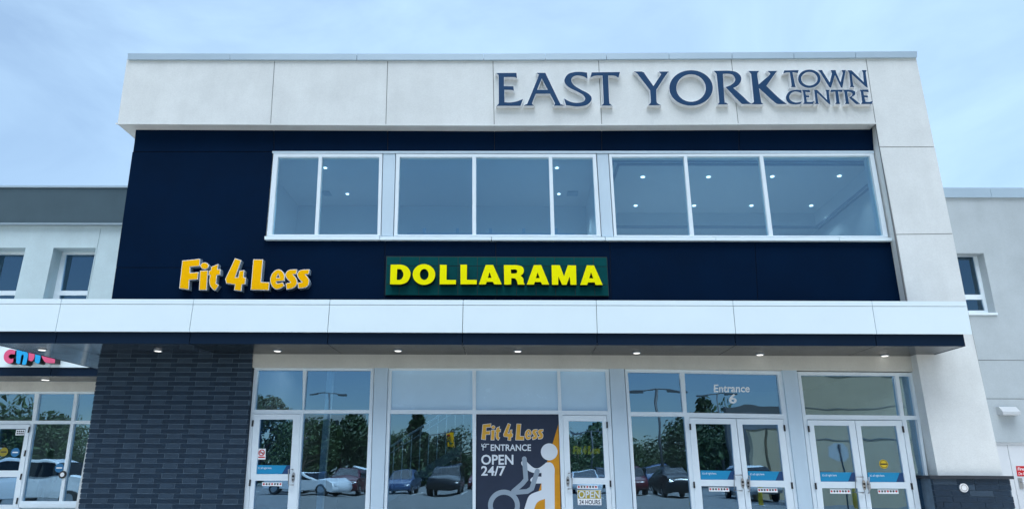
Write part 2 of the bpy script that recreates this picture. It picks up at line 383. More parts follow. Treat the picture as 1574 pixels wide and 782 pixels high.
# ------------------------------------------------------------------ windows
def window(name, outer, panes, yf, depth, yg, gm, parent=B, fm='alu', label=None):
    """frame with one hole per pane, a glass slab in each hole"""
    f = MB().px([outer]+panes, yf, yf+depth).build(name, M[fm], parent)
    for i, p in enumerate(panes):
        g = gm[i] if isinstance(gm, (list, tuple)) else gm
        cx = sum(q[0] for q in p)/len(p); cy = sum(q[1] for q in p)/len(p)
        pp = [(q[0]+(1.2 if q[0] > cx else -1.2), q[1]+(1.2 if q[1] > cy else -1.2)) for q in p]
        MB().px([pp], yg, yg+.012, Y=yf).build('pane', M[g], f)
    return f
up = 'glass_up'
window('window', [(420.6, 235.6), (587.8, 236.6), (584.8, 362.6), (410.3, 362.6)],
       [[(427.4, 241.3), (489.9, 241.3), (483.4, 360.3), (417.8, 360.3)], [(495, 241.3), (582.8, 241.3), (580, 360.3), (488.5, 360.3)]], YP-.035, .12, YP+.03, up)
window('window', [(609, 236.6), (916, 236.9), (923.6, 363), (605.6, 362.6)],
       [[(614.4, 241.4), (726, 241.4), (726, 360.5), (610.5, 360.5)], [(731.7, 241.4), (843.6, 241.8), (847, 360.8), (731.7, 360.5)], [(848.7, 241.8), (911, 242), (917.3, 361), (852.6, 360.8)]], YP-.035, .12, YP+.03, up)
window('window', [(936, 237), (1342.6, 235.4), (1365.2, 364.2), (944, 363.4)],
       [[(940.4, 241.3), (1051, 240.6), (1061, 361.6), (948, 361.4)], [(1055.9, 240.6), (1167.6, 240), (1182.3, 362), (1067, 361.6)], [(1173, 240), (1337, 239.4), (1358.2, 362.4), (1188.4, 362)]], YP-.035, .12, YP+.03, up)
for o in ([(589.2, 236), (607.7, 236), (604.2, 362.5), (586.2, 362.5)], [(917.6, 236.4), (934.6, 236.4), (942.6, 363.2), (925.2, 363.2)]):
    MB().px([o], YP-.022, YP+.1).build('mullion_cover', M['alu_pier'], B)
MB().px([[(418.5, 232.4), (1343, 231.8), (1343.6, 235.2), (418.5, 235.4)]], YP-.045, YP+.03).build('window_head', M['alu_pier'], B)
for a, e in ((406.5, 583), (584, 755), (756, 930), (931, 1100), (1101, 1290), (1291, 1371.5)):
    y0 = lambda x: 363+2.0*(x-406)/965
    MB().px([[(a, y0(a)), (e, y0(e)), (e, y0(e)+5), (a, y0(a)+5)]], YP-.09, YP+.05).build('window_sill', M['white'], B)
# ------------------------------------------------------------------ upper rooms
ZF = P(760, 363, YP).z-.35; ZC = P(760, 241, YP).z+.12
XA = P(415, 300, YP).x-.35; XB = P(929, 300, YP).x; XD = XCR-.22
r = MB()
r.box(XA-.1, XB-.06, 16.1, 16.2, ZF, ZC); r.box(XA-.2, XA-.101, 13.13, 16.2, ZF, ZC); r.box(XB-.055, XB+.055, 13.13, 18.6, ZF, ZC+.6); r.box(XB+.06, XD, 18.5, 18.6, ZF, ZC+.6); r.box(XD+.001, XD+.1, 13.13, 18.6, ZF, ZC+.6)
r.build('room_wall', M['room'], B)
r = MB(); r.box(XA-.1, XD+.1, 13.13, 18.6, ZF-.2, ZF-.002); r.build('room_floor', M['room'], B)
ce = MB(); ce.box(XA-.1, XB-.06, 13.13, 16.2, ZC+.002, ZC+.1)
x0, x1 = P(960, 260, YP).x, XCR-.42   # coffer opening
ce.box(XB+.06, x0, 13.13, 18.6, ZC+.002, ZC+.1); ce.box(x1, XD, 13.13, 18.6, ZC+.002, ZC+.1); ce.box(x0+.001, x1-.001, 13.13, 13.62, ZC+.002, ZC+.1); ce.box(x0+.001, x1-.001, 17.5, 18.6, ZC+.002, ZC+.1)
ce.box(x0-.2, x1+.2, 13.4, 17.8, ZC+.36, ZC+.44)
for q in ((x0-.06, x0-.001, 13.6, 17.55), (x1+.001, x1+.06, 13.6, 17.55)): ce.box(*q, ZC+.102, ZC+.358)
for q in ((x0, x1, 13.56, 13.619), (x0, x1, 17.501, 17.56)): ce.box(*q, ZC+.103, ZC+.357)
ceil = ce.build('ceiling', M['room'], B)
mo = MB()
for k, (t, z) in enumerate(((.0, -.035), (.13, -.022))):
    a, e, f, g = x0-t, x1+t, 13.62-t, 17.5+t
    mo.box(a-.05, a, f-.05, g+.05, ZC+z, ZC+.0); mo.box(e, e+.05, f-.05, g+.05, ZC+z, ZC+.0); mo.box(a+.001, e-.001, f-.05, f, ZC+z, ZC+.0); mo.box(a+.001, e-.001, g, g+.05, ZC+z, ZC+.0)
mo.build('ceiling_moulding', mat('moulding', (.25, .30, .36), .6), ceil)
lights = []
for (px, py) in ((988, 272), (1089, 272), (1187, 271.3), (1290, 270.5), (977, 316), (1067, 316), (1155, 316), (1247, 316)):
    d = P(px, py, 10)-CAM0; t = (ZC+.355-EYE)/d.z; q = CAM0+d*t; q.x = min(q.x, x1-.18); lights.append((q, .046))
for (px, py) in ((500, 258), (534, 298), (856, 258), (859, 298)):
    d = P(px, py, 10)-CAM0; t = (ZC-.002-EYE)/d.z; lights.append((CAM0+d*t, .036))
def zdisc(name, p, r0, m, parent, t=.012, n=20):
    b = MB(); b.tube([(p.x, p.y, p.z-t), (p.x, p.y, p.z)], r0, n); return b.build(name, m, parent)
for p, r0 in lights:
    zdisc('ceiling_lamp', p, r0, M['lamp_in'], ceil)
    ld = bpy.data.lights.new('ceiling_lamp_light', 'SPOT'); ld.energy = 38 if p.x < 6.6 else 12; ld.spot_size = radians(105); ld.spot_blend = .6; ld.shadow_soft_size = .06; ld.color = (1, .97, .93)
    lo = bpy.data.objects.new('ceiling_lamp_light', ld); COL.objects.link(lo); lo.location = (p.x, p.y, p.z-.04)
for (px, py, wd) in ((502, 297, .18), (880, 297, .26)):
    d = P(px, py, 10)-CAM0; t = (ZC-.004-EYE)/d.z; p = CAM0+d*t
    MB().box(p.x-wd/2, p.x+wd/2, p.y-.13, p.y+.13, p.z-.02, p.z).build('air_vent', M['ltr_grey'], ceil)
g = empty('guard_rail', P(760, 362, 13.5), 'low grey guard rail behind the middle upper window', 'railing')
z = P(760, 358.3, 13.45).z
MB().box(P(626, 358, 13.45).x, P(883, 358, 13.45).x, 13.44, 13.47, z-.03, z).build('rail', M['ltr_grey'], g)
for px in (652, 703, 754, 805, 855):
    x = P(px, 358, 13.45).x; MB().box(x-.03, x+.03, 13.43, 13.48, z+.001, z+.1).build('bracket', M['ltr_grey'], g)

# ------------------------------------------------------------------ canopy
XKL = P(-16, 490, YK).x; XKR = P(1490, 490, YK).x
can = MB().box(XKL+.02, XKR-.02, YK+.03, 13.0, Z_S+.25, Z_T-.08).build('canopy', M['gap'], B)
jx = [P(x, y, YK).x for x, y in ((95, 460), (298, 460), (505.4, 485), (711.4, 485), (917.2, 485), (1128.6, 488), (1344, 490))]
ed = [XKL]+jx+[XKR]
for i in range(8):
    a = ed[i]+(.005 if i else 0); e = ed[i+1]-(.005 if i < 7 else 0)
    MB().box(a, e, YK, YK+.029, Z_W, Z_GR-.008).box(a, e, YK-.004, YK+.3, Z_GR, Z_T).build('fascia_panel', M['white'], can)
dx = [XKL+.05]+jx+[P(1483, 526, YK2).x]
for i in range(8):
    a = dx[i]+(.006 if i else 0); e = dx[i+1]-(.006 if i < 7 else 0)
    MB().box(a, e, YK2, YK2+.02, Z_S, Z_W+.05).build('lower_fascia', M['navy_fascia'], can)
    if i == 0:   # the canopy wraps round the left side of the block and runs back to the wing
        MB().box(a, XL-.02, YK2+.021, YWK-.06, Z_S+.004, Z_S+.02).build('soffit', M['soffit_gloss'], can)
    elif i == 1:
        MB().box(a, XL-.02, YK2+.021, YWK-.06, Z_S+.004, Z_S+.02).box(XL-.019, e, YK2+.021, 13.02, Z_S+.004, Z_S+.02).build('soffit', M['soffit_gloss'], can)
    else:
        MB().box(a, e, YK2+.021, 13.02, Z_S+.004, Z_S+.02).build('soffit', M['soffit'], can)
MB().box(dx[8]-.02, dx[8], YK2+.021, 12.74, Z_S, Z_W+.05).build('end_fascia', M['navy_fascia'], can)
MB().box(XKR-.03, XKR, YK+.301, 12.74, Z_W, Z_T).build('end_panel', M['white'], can)
MB().box(XKL, XL-.02, YK+.31, YWK-.3, Z_S+.4, Z_T-.05).build('side_canopy', M['gap'], can)
MB().box(XKL, XKL+.03, YK+.301, YWK-.08, Z_W, Z_T).build('side_panel', M['white'], can)
MB().box(XKL+.05, XKL+.07, YK2+.03, YWK-.08, Z_S, Z_W+.05).build('side_fascia', M['navy_fascia'], can)
for (px, py) in ((65, 536.6), (243, 538.2), (426.6, 538.3), (611.8, 538), (796, 538.7), (978.5, 541.3), (1168, 544), (1360, 545.7)):
    d = P(px, py, 10)-CAM0; t = (Z_S+.002-EYE)/d.z; p = CAM0+d*t
    q = zdisc('downlight', p, .075, M['ltr_grey'], can, .014)
    zdisc('lens', Vector((p.x, p.y, p.z-.012)), 0.056, M['lamp'], q, .008)
# ------------------------------------------------------------------ lintel, brick wall, stone base
MB().px([[(386, 535), (1413, 543), (1413, 570.5), (1300, 569.4), (900, 566), (388, 564.6)]], YL, 13.3).build('lintel', M['stucco_warm'], B)
YB = 12.93
zt, zb = Z_S+.0, 0.0
def bl(z):   # left and right edge of the brickwork at height z
    a = P(153.5, 545, YB); c_ = P(120, 782, YB); return lerp(a.x, c_.x, (a.z-z)/(a.z-c_.z))
def br_(z):
    a = P(388.3, 545, YB); c_ = P(372.5, 782, YB); return lerp(a.x, c_.x, (a.z-z)/(a.z-c_.z))
ch = .0858; nb = int((zt-.1)/ch)+1; bw = MB(); LONG, SHORT, J = .515, .258, .013
for k in range(nb):
    z1 = zt-.004-k*ch; z0 = z1-ch+J
    if z0 < .12: break
    xl, xr = bl((z0+z1)/2)+.0, br_((z0+z1)/2)
    x = xl-(.18+(k % 2)*.3865+(k//2)*.006) % .773
    kind = 0
    while x < xr:
        ln = (LONG if kind == 0 else SHORT)-J
        a, e = max(x, xl), min(x+ln, xr)
        if e-a > .02:
            off = random.uniform(0, .003)+(.004 if kind == 0 else .0)
            bw.box(a, e, YB-off, YB+.05, z0, z1, kind)
        x += ln+J; kind ^= 1
bw.build('brick_wall', [M['brick_dark'], M['brick_light']], B)
bm_ = MB(); bm_.poly([[(bl(zt)+.01, zt+.03), (br_(zt)-.01, zt+.03), (br_(0)-.01, .05), (bl(0)+.01, .05)]], YB+.004, 13.12); bm_.build('mortar_bed', M['mortar'], B)
MB().box(bl(zt)+.012, bl(zt)+.3, 13.121, 26.03, .05, zt).build('brick_side', M['brick_dark'], B)
# stone-clad base of the right-hand column
YS = 12.68; st = MB(); zc = P(1490, 735.5, YS).z
sx0 = P(1434.5, 745, YS).x; sx1 = P(1553.5, 745, YS).x; k = 0; z1 = zc
while z1 > .15:
    x = sx0-(.0, .3, .12)[k % 3]; j = k % 2
    while x < sx1:
        ln = (.42, .30)[j]; a, e = max(x, sx0), min(x+ln-.008, sx1)
        if e-a > .03: st.box(a, e, YS-random.uniform(0, .008), YS+.06, z1-.088, z1, 0 if random.random() < .7 else 1)
        x += ln; j ^= 1
    z1 -= .096; k += 1
st.box(sx0+.004, sx1-.004, YS+.006, 13.45, .1, zc-.002, 2)
st.build('stone_base', [M['brick_dark'], M['brick_light'], M['mortar']], B)
MB().box(sx0-.05, sx1+.05, YS-.05, 13.5, zc+.001, zc+.055).build('stone_cap', mat('stone_cap', (.018, .024, .036), .6, .2, 5), B)
# ------------------------------------------------------------------ shopfront bays
YF = 13.0
def quad(a, b_, c_, d): return [a, b_, c_, d]
def door(name, outer, glasses, side, label=None):
    """aluminium leaf with panes, pull handle, lock plate and hinges; side: which edge carries the handle"""
    f = MB().px([outer]+glasses, YF-.02, YF+.05).build(name, M['alu'], B)
    for p in glasses:
        cx = sum(q[0] for q in p)/4; cy = sum(q[1] for q in p)/4
        MB().px([[(q[0]+(1 if q[0] > cx else -1), q[1]+(1 if q[1] > cy else -1)) for q in p]], YF+.012, YF+.02, Y=YF-.02).build('pane', M['glass_low'], f)
    up_, lo = glasses
    ex = (lerp(outer[1][0], outer[2][0], .74) if side > 0 else lerp(outer[0][0], outer[3][0], .74))
    gx = (up_[2][0] if side > 0 else up_[3][0]); ey = up_[2][1]
    mx_ = (ex+gx)/2
    hx = gx-side*2
    pts = [P(mx_, ey-7.5, YF-.02), P(mx_, ey-7.5, YF-.085), P(hx, ey-7.5, YF-.085), P(hx, ey+16.5, YF-.085), P(mx_+side*.6, ey+16.5, YF-.085), P(mx_+side*.6, ey+16.5, YF-.02)]
    MB().tube(pts, .011, 8).build('handle', M['metal'], f)
    a = XZ(mx_+side*1.0, ey+5, YF-.02); lp = MB().disc(a, .05, YF-.034, YF-.019, sx=.62, sz=1.75); lp.build('lock_plate', M['metal'], f)
    MB().disc((a[0], a[1]+.02), .019, YF-.05, YF-.0345).disc((a[0], a[1]-.04), .014, YF-.045, YF-.0345).build('lock_cylinder', M['black'], f)
    for t in (.06, .45, .84, ):
        p = (lerp(outer[0][0], outer[3][0], t), lerp(outer[0][1], outer[3][1], t)) if side > 0 else (lerp(outer[1][0], outer[2][0], t), lerp(outer[1][1], outer[2][1], t))
        q = XZ(p[0], p[1], YF-.02); MB().box(q[0]-.014, q[0]+.014, YF-.04, YF-.0205, q[1]-.055, q[1]+.055).build('hinge', M['gap'], f)
    return f
BY = 880.0   # photo row (below the frame) where the shopfronts are cut off at the floor sill
def ext(p, q, y=BY):   # run the edge p-q down to row y
    t = (y-p[1])/(q[1]-p[1]); return (p[0]+(q[0]-p[0])*t, y)
def low(tl, bl_, tr, br2, y=BY): return [tl, tr, ext(tr, br2, y), ext(tl, bl_, y)]
gl = 'glass_low'; fz = 'frost'
# bay A
a_t1 = quad((396, 568.4), (465.5, 568.6), (465, 629.4), (391, 629.2)); a_t2 = quad((471, 568.8), (570, 569.2), (567.6, 629.6), (466.7, 629.4))
a_lo = low((466, 634.8), (457.4, 782), (567, 634.8), (561, 782), 868)
a_do = low((389, 635.6), (382, 782), (461.6, 635.8), (456, 782), 872)
window('shopfront_window', [(390.8, 565.2), (574.6, 565.8), ext((574.6, 565.8), (568, 782)), ext((390.8, 565.2), (374, 782))], [a_t1, a_t2, a_lo, a_do], YF, .12, YG, [gl, gl, gl, gl])
door('entrance_door', low((389.3, 636), (382.5, 782), (461.2, 636.2), (455.6, 782), 870), [quad((399.6, 644), (450.6, 644), (445.6, 728), (393.7, 728)), low((392, 738), (389, 782), (444.4, 738), (441.6, 782), 850)], 1)
# bay B
b_t = [quad((602, 568.6), (726, 568.8), (726.2, 629.6), (600.6, 629.4)), quad((731.6, 568.8), (856.4, 569.2), (858.2, 630.2), (731.4, 629.8)), quad((861, 569.6), (930.6, 570.4), (934.3, 631), (863.5, 630.6))]
b_l = [low((599.6, 635.4), (594.6, 782), (726.2, 635.6), (726.4, 782), 868), low((731.8, 635.8), (731, 782), (858.6, 636), (863.6, 782), 868), low((865, 637.4), (869, 782), (932.6, 638), (941, 782), 872)]
window('shopfront_window', [(597.2, 565.6), (936, 566.6), ext((936, 566.6), (946.6, 782)), ext((597.2, 565.6), (590, 782))], b_t+b_l, YF, .12, YG, [fz, fz, fz, gl, gl, gl])
door('entrance_door', low((865.3, 638), (869.4, 782), (932.2, 638.6), (940.6, 782), 870), [quad((873.7, 646.5), (925.7, 647), (930, 734), (877.3, 733.6)), low((879.4, 743.2), (881, 782), (931, 743.8), (933.4, 782), 850)], -1)
# bay C
c_t = [quad((964.8, 571.8), (1045, 572.6), (1050, 633), (969.3, 632.6)), quad((1052, 573), (1195.3, 575.4), (1202.5, 636.2), (1056, 633.6))]
c_l = [low((970, 639), (979, 782), (1052, 639.6), (1063.5, 782), 868), low((1059.4, 641), (1069, 782), (1204.2, 643.2), (1222.6, 782), 872)]
window('shopfront_window', [(960.4, 567), (1201.6, 570), ext((1201.6, 570), (1227.6, 782)), ext((960.4, 567), (974, 782))], c_t+c_l, YF, .12, YG, [gl, gl, gl, gl])
door('entrance_door', low((1059.8, 641.8), (1069.4, 782), (1130.9, 643.2), (1146.7, 782), 870), [quad((1069, 650.7), (1123.5, 651.2), (1130.6, 736.8), (1077, 736.4)), low((1078, 746.3), (1081, 782), (1132.2, 746.8), (1136.4, 782), 850)], 1)
door('entrance_door', low((1131.9, 643.2), (1147.7, 782), (1203.8, 643.8), (1222, 782), 870), [quad((1141, 651.7), (1196, 652), (1205.3, 738.2), (1150.5, 737.6)), low((1151.5, 747.4), (1155.6, 782), (1206.4, 748.2), (1210.6, 782), 850)], -1)
# bay D
d_t = [quad((1231, 576.2), (1375.5, 577), (1384, 638.2), (1238.5, 636.8)), quad((1381.7, 577.6), (1398.7, 577.7), (1408, 638.4), (1390, 638.3))]
d_l = [low((1393, 644.4), (1416, 782), (1410, 644.5), (1430, 782), 868), low((1240.6, 644), (1257, 782), (1386.6, 645), (1407.6, 782), 872)]
window('shopfront_window', [(1225.8, 571), (1404, 572.6), ext((1404, 572.6), (1434, 782)), ext((1225.8, 571), (1251, 782))], d_t+d_l, YF, .12, YG, [gl, gl, gl, gl])
door('entrance_door', low((1241.2, 645.2), (1258, 782), (1313.3, 645.8), (1332.5, 782), 870), [quad((1251, 653), (1305, 653.6), (1317, 739.8), (1261.5, 739.6)), low((1263.5, 749.4), (1266.8, 782), (1318.4, 749.8), (1322.6, 782), 850)], 1)
door('entrance_door', low((1314.3, 645.8), (1333.6, 782), (1385.8, 645.8), (1406.6, 782), 870), [quad((1323, 654), (1377.5, 654), (1391.4, 740.4), (1334, 740.2)), low((1336, 750), (1340.6, 782), (1393, 750.2), (1398.4, 782), 850)], -1)
for o in ([(575.6, 564), (596.2, 564), ext((596.2, 564), (588.6, 782)), ext((575.6, 564), (569.2, 782))], [(937, 565), (959.2, 565.4), ext((959.2, 565.4), (972.8, 782)), ext((937, 565), (947.8, 782))],
          [(1202.6, 568), (1224.8, 568.4), ext((1224.8, 568.4), (1250, 782)), ext((1202.6, 568), (1228.8, 782))]):
    MB().px([o], YF-.045, YF+.15).build('pier', M['alu_pier'], B)
# ------------------------------------------------------------------ ground-floor interior
r = MB(); zc2 = Z_S+.12
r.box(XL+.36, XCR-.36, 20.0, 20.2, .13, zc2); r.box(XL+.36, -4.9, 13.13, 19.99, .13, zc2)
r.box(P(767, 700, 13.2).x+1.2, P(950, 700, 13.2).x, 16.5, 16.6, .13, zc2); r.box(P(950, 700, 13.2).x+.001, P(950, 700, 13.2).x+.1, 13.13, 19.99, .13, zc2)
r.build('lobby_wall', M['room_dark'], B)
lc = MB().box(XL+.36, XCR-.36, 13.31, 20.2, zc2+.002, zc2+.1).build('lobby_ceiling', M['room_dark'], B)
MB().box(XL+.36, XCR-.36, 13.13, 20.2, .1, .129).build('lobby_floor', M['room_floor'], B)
for (x, y) in ((-4.2, 14.6), (-2.2, 15.6), (2.8, 14.6), (4.6, 15.4), (6.2, 14.8), (-.6, 14.8)):
    MB().box(x-.3, x+.3, y-.07, y+.07, zc2-.03, zc2).build('strip_lamp', M['lamp_in'], lc); lamp_light(x, y, zc2-.06, 28)
x = P(497, 700, 14.2).x; MB().box(x-.06, x+.06, 14.2, 14.32, .13, zc2).build('column', M['alu'], B)
stc = empty('staircase', (P(680, 700, 14.6).x, 14.6, .13), 'interior stair with pale railings rising to the right behind the shopfront glass', 'staircase')
def sp(px, py): return P(px, py, 14.6)
a, e = sp(596, 772), sp(775, 655)
MB().poly([[(a.x, a.z), (e.x, e.z), (e.x, e.z+.22), (a.x, a.z+.22)]], 14.55, 14.61).build('stringer', mat('stringer', (.30, .32, .32), .6), stc)
MB().tube([a+Vector((0, 0, 1.08)), e+Vector((0, 0, 1.08))], .022).build('handrail', M['alu'], stc)
MB().tube([a+Vector((0, 0, .95)), e+Vector((0, 0, .95))], .010).build('rail', M['alu'], stc)
for k in range(13):
    p = a.lerp(e, (k+.4)/13.2); MB().tube([p+Vector((0, 0, .2)), p+Vector((0, 0, 1.07))], .012, 6).build('baluster', M['alu'], stc)
tr_ = MB()
for k in range(11):
    p = a.lerp(e, k/11); q = a.lerp(e, (k+1)/11); tr_.box(p.x, q.x-.001, 14.62, 15.7, q.z-.12, q.z+.02)
tr_.build('tread', M['room_floor'], stc)

# ================================================================== writing
def letters(glyphs, ox, oy, sc, parent, yf, depth, m_face, m_side, rim, proud=.004, out=0.0):
    """channel letters: body with returns, coloured face inside a thin rim"""
    for loops in glyphs:
        lp = [smooth_path(q) if not isinstance(q, tuple) else list(q) for q in loops]
        xz = [[XZ(p[0], p[1], yf) for p in q] for q in to_px(lp, ox, oy, sc)]
        l_ = MB().poly([inset(q, -out if i == 0 else out) for i, q in enumerate(xz)] if out else xz, yf, yf+depth).build('letter', m_side, parent)
        fx = [inset(q, rim if (i == 0) else -rim) for i, q in enumerate(xz)]
        MB().poly(fx, yf-proud, yf-.0005).build('letter_face', m_face, l_)
s1 = 1
EAST = [
 [[(60,100),(306,98),(312,164),(292,152,1),(250,148,1),(155,148),(155,258),(270,260),(275,318),(250,305,1),(160,302),(162,452),(230,455,1),(310,442,1),(385,413),(355,496),(65,496),(88,472,1),(92,440,1),(90,150,1),(84,120,1)]],
 [[(550,98),(655,98),(828,455,1),(848,478,1),(885,494),(755,494),(770,475,1),(765,450,1),(712,350),(540,350),(500,450,1),(497,475,1),(520,494),(395,494),(425,475,1),(445,450,1),(570,140,1),(568,115,1)], [(612,166),(555,302),(685,302)]],
 [[(1160,95),(1165,168),(1110,140,1),(1040,130,1),(985,148,1),(970,190,1),(1000,245,1),(1080,298,1),(1170,345,1),(1214,395,1),(1202,445,1),(1150,487,1),(1060,504,1),(970,497,1),(905,487),(882,408),(960,448,1),(1040,460,1),(1110,447,1),(1137,412,1),(1115,368,1),(1045,325,1),(945,275,1),(893,220,1),(889,170,1),(930,113,1),(1000,90,1),(1080,86,1)]],
 [[(1215,92),(1558,88),(1540,158),(1510,138,1),(1470,130,1),(1415,130),(1428,440,1),(1438,470,1),(1464,493),(1333,493),(1357,470,1),(1360,440,1),(1345,130),(1270,132,1),(1230,140,1),(1198,158)]]]
YORK = [
 [[(72,82),(170,82),(195,95,1),(215,125,1),(310,257),(393,130,1),(400,110,1),(376,83),(498,82),(470,112,1),(345,300),(348,440,1),(360,465,1),(400,489),(248,489),(270,465,1),(278,440,1),(270,308),(140,140,1),(112,105,1)]],
 [tuple(ell(765,280,263,214,48)), tuple(ell(765,281,178,166,48))],
 [[(1040,74),(1120,72),(1220,72,1),(1310,88,1),(1366,140,1),(1367,200,1),(1330,250,1),(1275,280),(1400,390,1),(1450,440,1),(1500,474),(1385,474),(1345,440,1),(1183,270),(1250,242,1),(1290,205,1),(1297,165,1),(1272,125,1),(1225,110,1),(1150,110),(1170,430,1),(1185,455,1),(1217,479),(1088,479),(1105,455,1),(1105,430,1),(1077,140,1),(1068,105,1)]]]
KTC = [
 [[(348,60),(454,60),(437,80,1),(436,110,1),(448,190),(550,100,1),(556,80,1),(533,60),(630,60),(610,80,1),(522,205),(640,318,1),(680,350,1),(720,379),(640,380),(600,360,1),(452,226),(470,345,1),(475,365,1),(492,381),(373,382),(400,360,1),(400,335,1),(377,110,1),(372,85,1)]],
 [[(695,55),(835,52),(826,80),(790,73,1),(775,73),(800,195,1),(808,216),(756,216),(765,195,1),(748,73),(715,75,1),(686,84)]],
 [tuple(ell(938,135,109,88)), tuple(ell(938,135,79,66))],
 [[(1022,52),(1062,52),(1070,70),(1135,172),(1157,85),(1145,52),(1192,52),(1197,75),(1240,170),(1262,80),(1250,52),(1292,52),(1285,75),(1258,223),(1244,218),(1186,100),(1148,222),(1131,216),(1043,75)]],
 [[(1308,54),(1346,54),(1466,170),(1457,75),(1446,52),(1492,52),(1483,75),(1503,223),(1484,212),(1348,90),(1363,200),(1374,216),(1328,216),(1337,200),(1324,80)]],
 [[(862,245),(862,274),(830,262,1),(795,259,1),(762,275,1),(744,310,1),(757,343,1),(795,363,1),(830,363,1),(867,355),(852,378),(800,384,1),(745,373,1),(714,335,1),(717,295,1),(745,258,1),(800,242,1)]],
 [[(866,242),(942,242),(946,267),(900,261),(906,295),(937,297),(938,316),(909,313),(914,358),(950,360,1),(987,350),(973,379),(878,379),(889,360),(877,260)]],
 [[(983,242),(1012,242),(1110,340),(1101,258),(1093,242),(1137,242),(1126,258),(1142,386),(1124,375),(1013,270),(1024,365),(1032,379),(990,379),(999,365),(987,258)]],
 [[(1147,242),(1262,242),(1256,264),(1217,259),(1230,362),(1237,379),(1188,379),(1199,362),(1188,259),(1141,266)]],
 [[(1263,242),(1330,242,1),(1376,256,1),(1380,290,1),(1347,312),(1400,355,1),(1430,379),(1390,379),(1323,318),(1350,296,1),(1351,273,1),(1320,260,1),(1304,261),(1320,362),(1327,379),(1283,379),(1291,362),(1276,262)]],
 [[(1423,242),(1508,239),(1512,264),(1460,259),(1467,295),(1502,297),(1507,316),(1470,313),(1482,358),(1515,360,1),(1554,348),(1541,379),(1438,379),(1449,360),(1436,260)]]]
YT = YC-.105
sg = empty('building_sign', P(1050, 135, YC), 'large blue raised serif letters EAST YORK TOWN CENTRE on the pale cornice', 'sign')
for gl_, ox, sc in ((EAST, 755, 7.87), (YORK, 965, 7.87), (KTC, 1095, 6.296)):
    letters(gl_, ox, 100, sc, sg, YT, .102, M['ltr_blue'], M['ltr_white'], .0, out=.008)
FIT = [
 [[(122,125),(455,90),(445,228),(270,242),(270,350),(425,335),(410,475),(255,485),(245,665),(65,640)]],
 [tuple(ell(535,222,78,65)), ],
 [[(450,310),(598,305),(575,672),(430,672)]],
 [[(655,240),(790,185),(778,285),(832,280),(826,388),(765,395),(750,545),(802,578),(735,680),(690,660,1),(635,590,1),(620,500,1),(635,395),(605,395),(617,310),(650,300)]],
 [[(1098,80),(1218,120),(1105,432),(1155,432),(1180,310),(1272,300),(1257,430),(1302,440),(1287,562),(1230,570),(1217,690),(1078,672),(1095,570),(935,547),(915,465)]]]
LESS = [
 [[(172,100),(355,105),(318,520),(472,525),(462,674),(122,668)]],
 [[(752,500),(612,512),(600,525,1),(625,545,1),(720,525),(752,592),(680,638,1),(600,657,1),(535,622,1),(490,540,1),(486,450,1),(518,365,1),(580,305,1),(650,288,1),(718,325,1),(752,400,1)], [(632,375),(655,440),(605,440)]],
 [[(985,285),(970,380),(915,385),(962,440,1),(987,520,1),(962,595,1),(890,642,1),(785,662),(770,545),(855,525),(800,470,1),(763,400,1),(788,330,1),(850,293,1)]],
 [[(1215,285),(1202,375),(1140,385),(1187,440,1),(1208,500,1),(1192,580,1),(1130,627,1),(1005,642),(988,535),(1070,520),(1015,465,1),(983,390,1),(1008,325,1),(1070,293,1)]]]
sg = empty('shop_sign', P(375, 420, YP), 'amber FIT 4 LESS raised letters with white edging on the navy wall', 'sign')
letters(FIT, 270, 390, 12.03, sg, YP-.13, .125, M['yellow'], M['ltr_grey'], .012, .006)
letters(LESS, 375, 390, 12.03, sg, YP-.13, .125, M['yellow'], M['ltr_grey'], .012, .006)
for ch in list(sg.children):   # white trim cap round every face
    me = ch.data
    me.materials.append(M['ltr_white'])
    for f in me.polygons:
        if f.normal.y < -.9: f.material_index = 1
DOL = [
 [[(90,145),(150,145),(230,145,1),(310,172,1),(357,240,1),(354,310,1),(310,382,1),(230,412,1),(150,412),(82,412)], [(182,207),(230,213,1),(260,260,1),(257,305,1),(225,344,1),(175,348)]],
 [tuple(ell(540,278,153,141)), tuple(ell(543,277,57,72))],
 [[(752,145),(848,148),(845,348),(972,350),(970,412),(748,412)]],
 [[(1028,145),(1120,145),(1118,348),(1252,348),(1250,412),(1028,412)]],
 [[(1368,148),(1470,148),(1588,412),(1482,412),(1465,378),(1385,378),(1370,412),(1275,412)], [(1422,248),(1400,322),(1445,322)]]]
ARA = [
 [[(125,150),(220,150),(310,152,1),(375,173,1),(397,220,1),(387,265,1),(355,292),(388,330,1),(395,380,1),(408,415),(312,415),(300,365,1),(275,330),(228,330),(228,415),(130,415)], [(222,213),(290,213,1),(304,238,1),(290,262,1),(225,262)]],
 [[(528,150),(630,150),(738,415),(640,415),(622,380),(545,380),(530,415),(432,415)], [(582,250),(558,325),(605,325)]],
 [[(765,150),(880,152),(935,300),(985,152),(1098,155),(1105,418),(1020,418),(1012,305),(970,418),(908,418),(860,305),(858,418),(772,418)]],
 [[(1240,153),(1340,155),(1458,420),(1358,420),(1345,385),(1260,385),(1245,420),(1150,420)], [(1298,252),(1275,328),(1325,328)]]]
sg = empty('shop_sign', P(763, 424, YP), 'green tiled panel with raised yellow letters DOLLARAMA on the navy wall', 'sign')
MB().px([[(593.8, 393.6), (933, 394.8), (936.2, 455), (591.8, 453.4)]], YP-.06, YP-.002).build('backing', M['green_edge'], sg)
tl = MB(); xs = [594.4]+[615.2+29.65*k for k in range(11)]+[932.6]; rows = [394.2, 408.4, 436.9, 453.6]
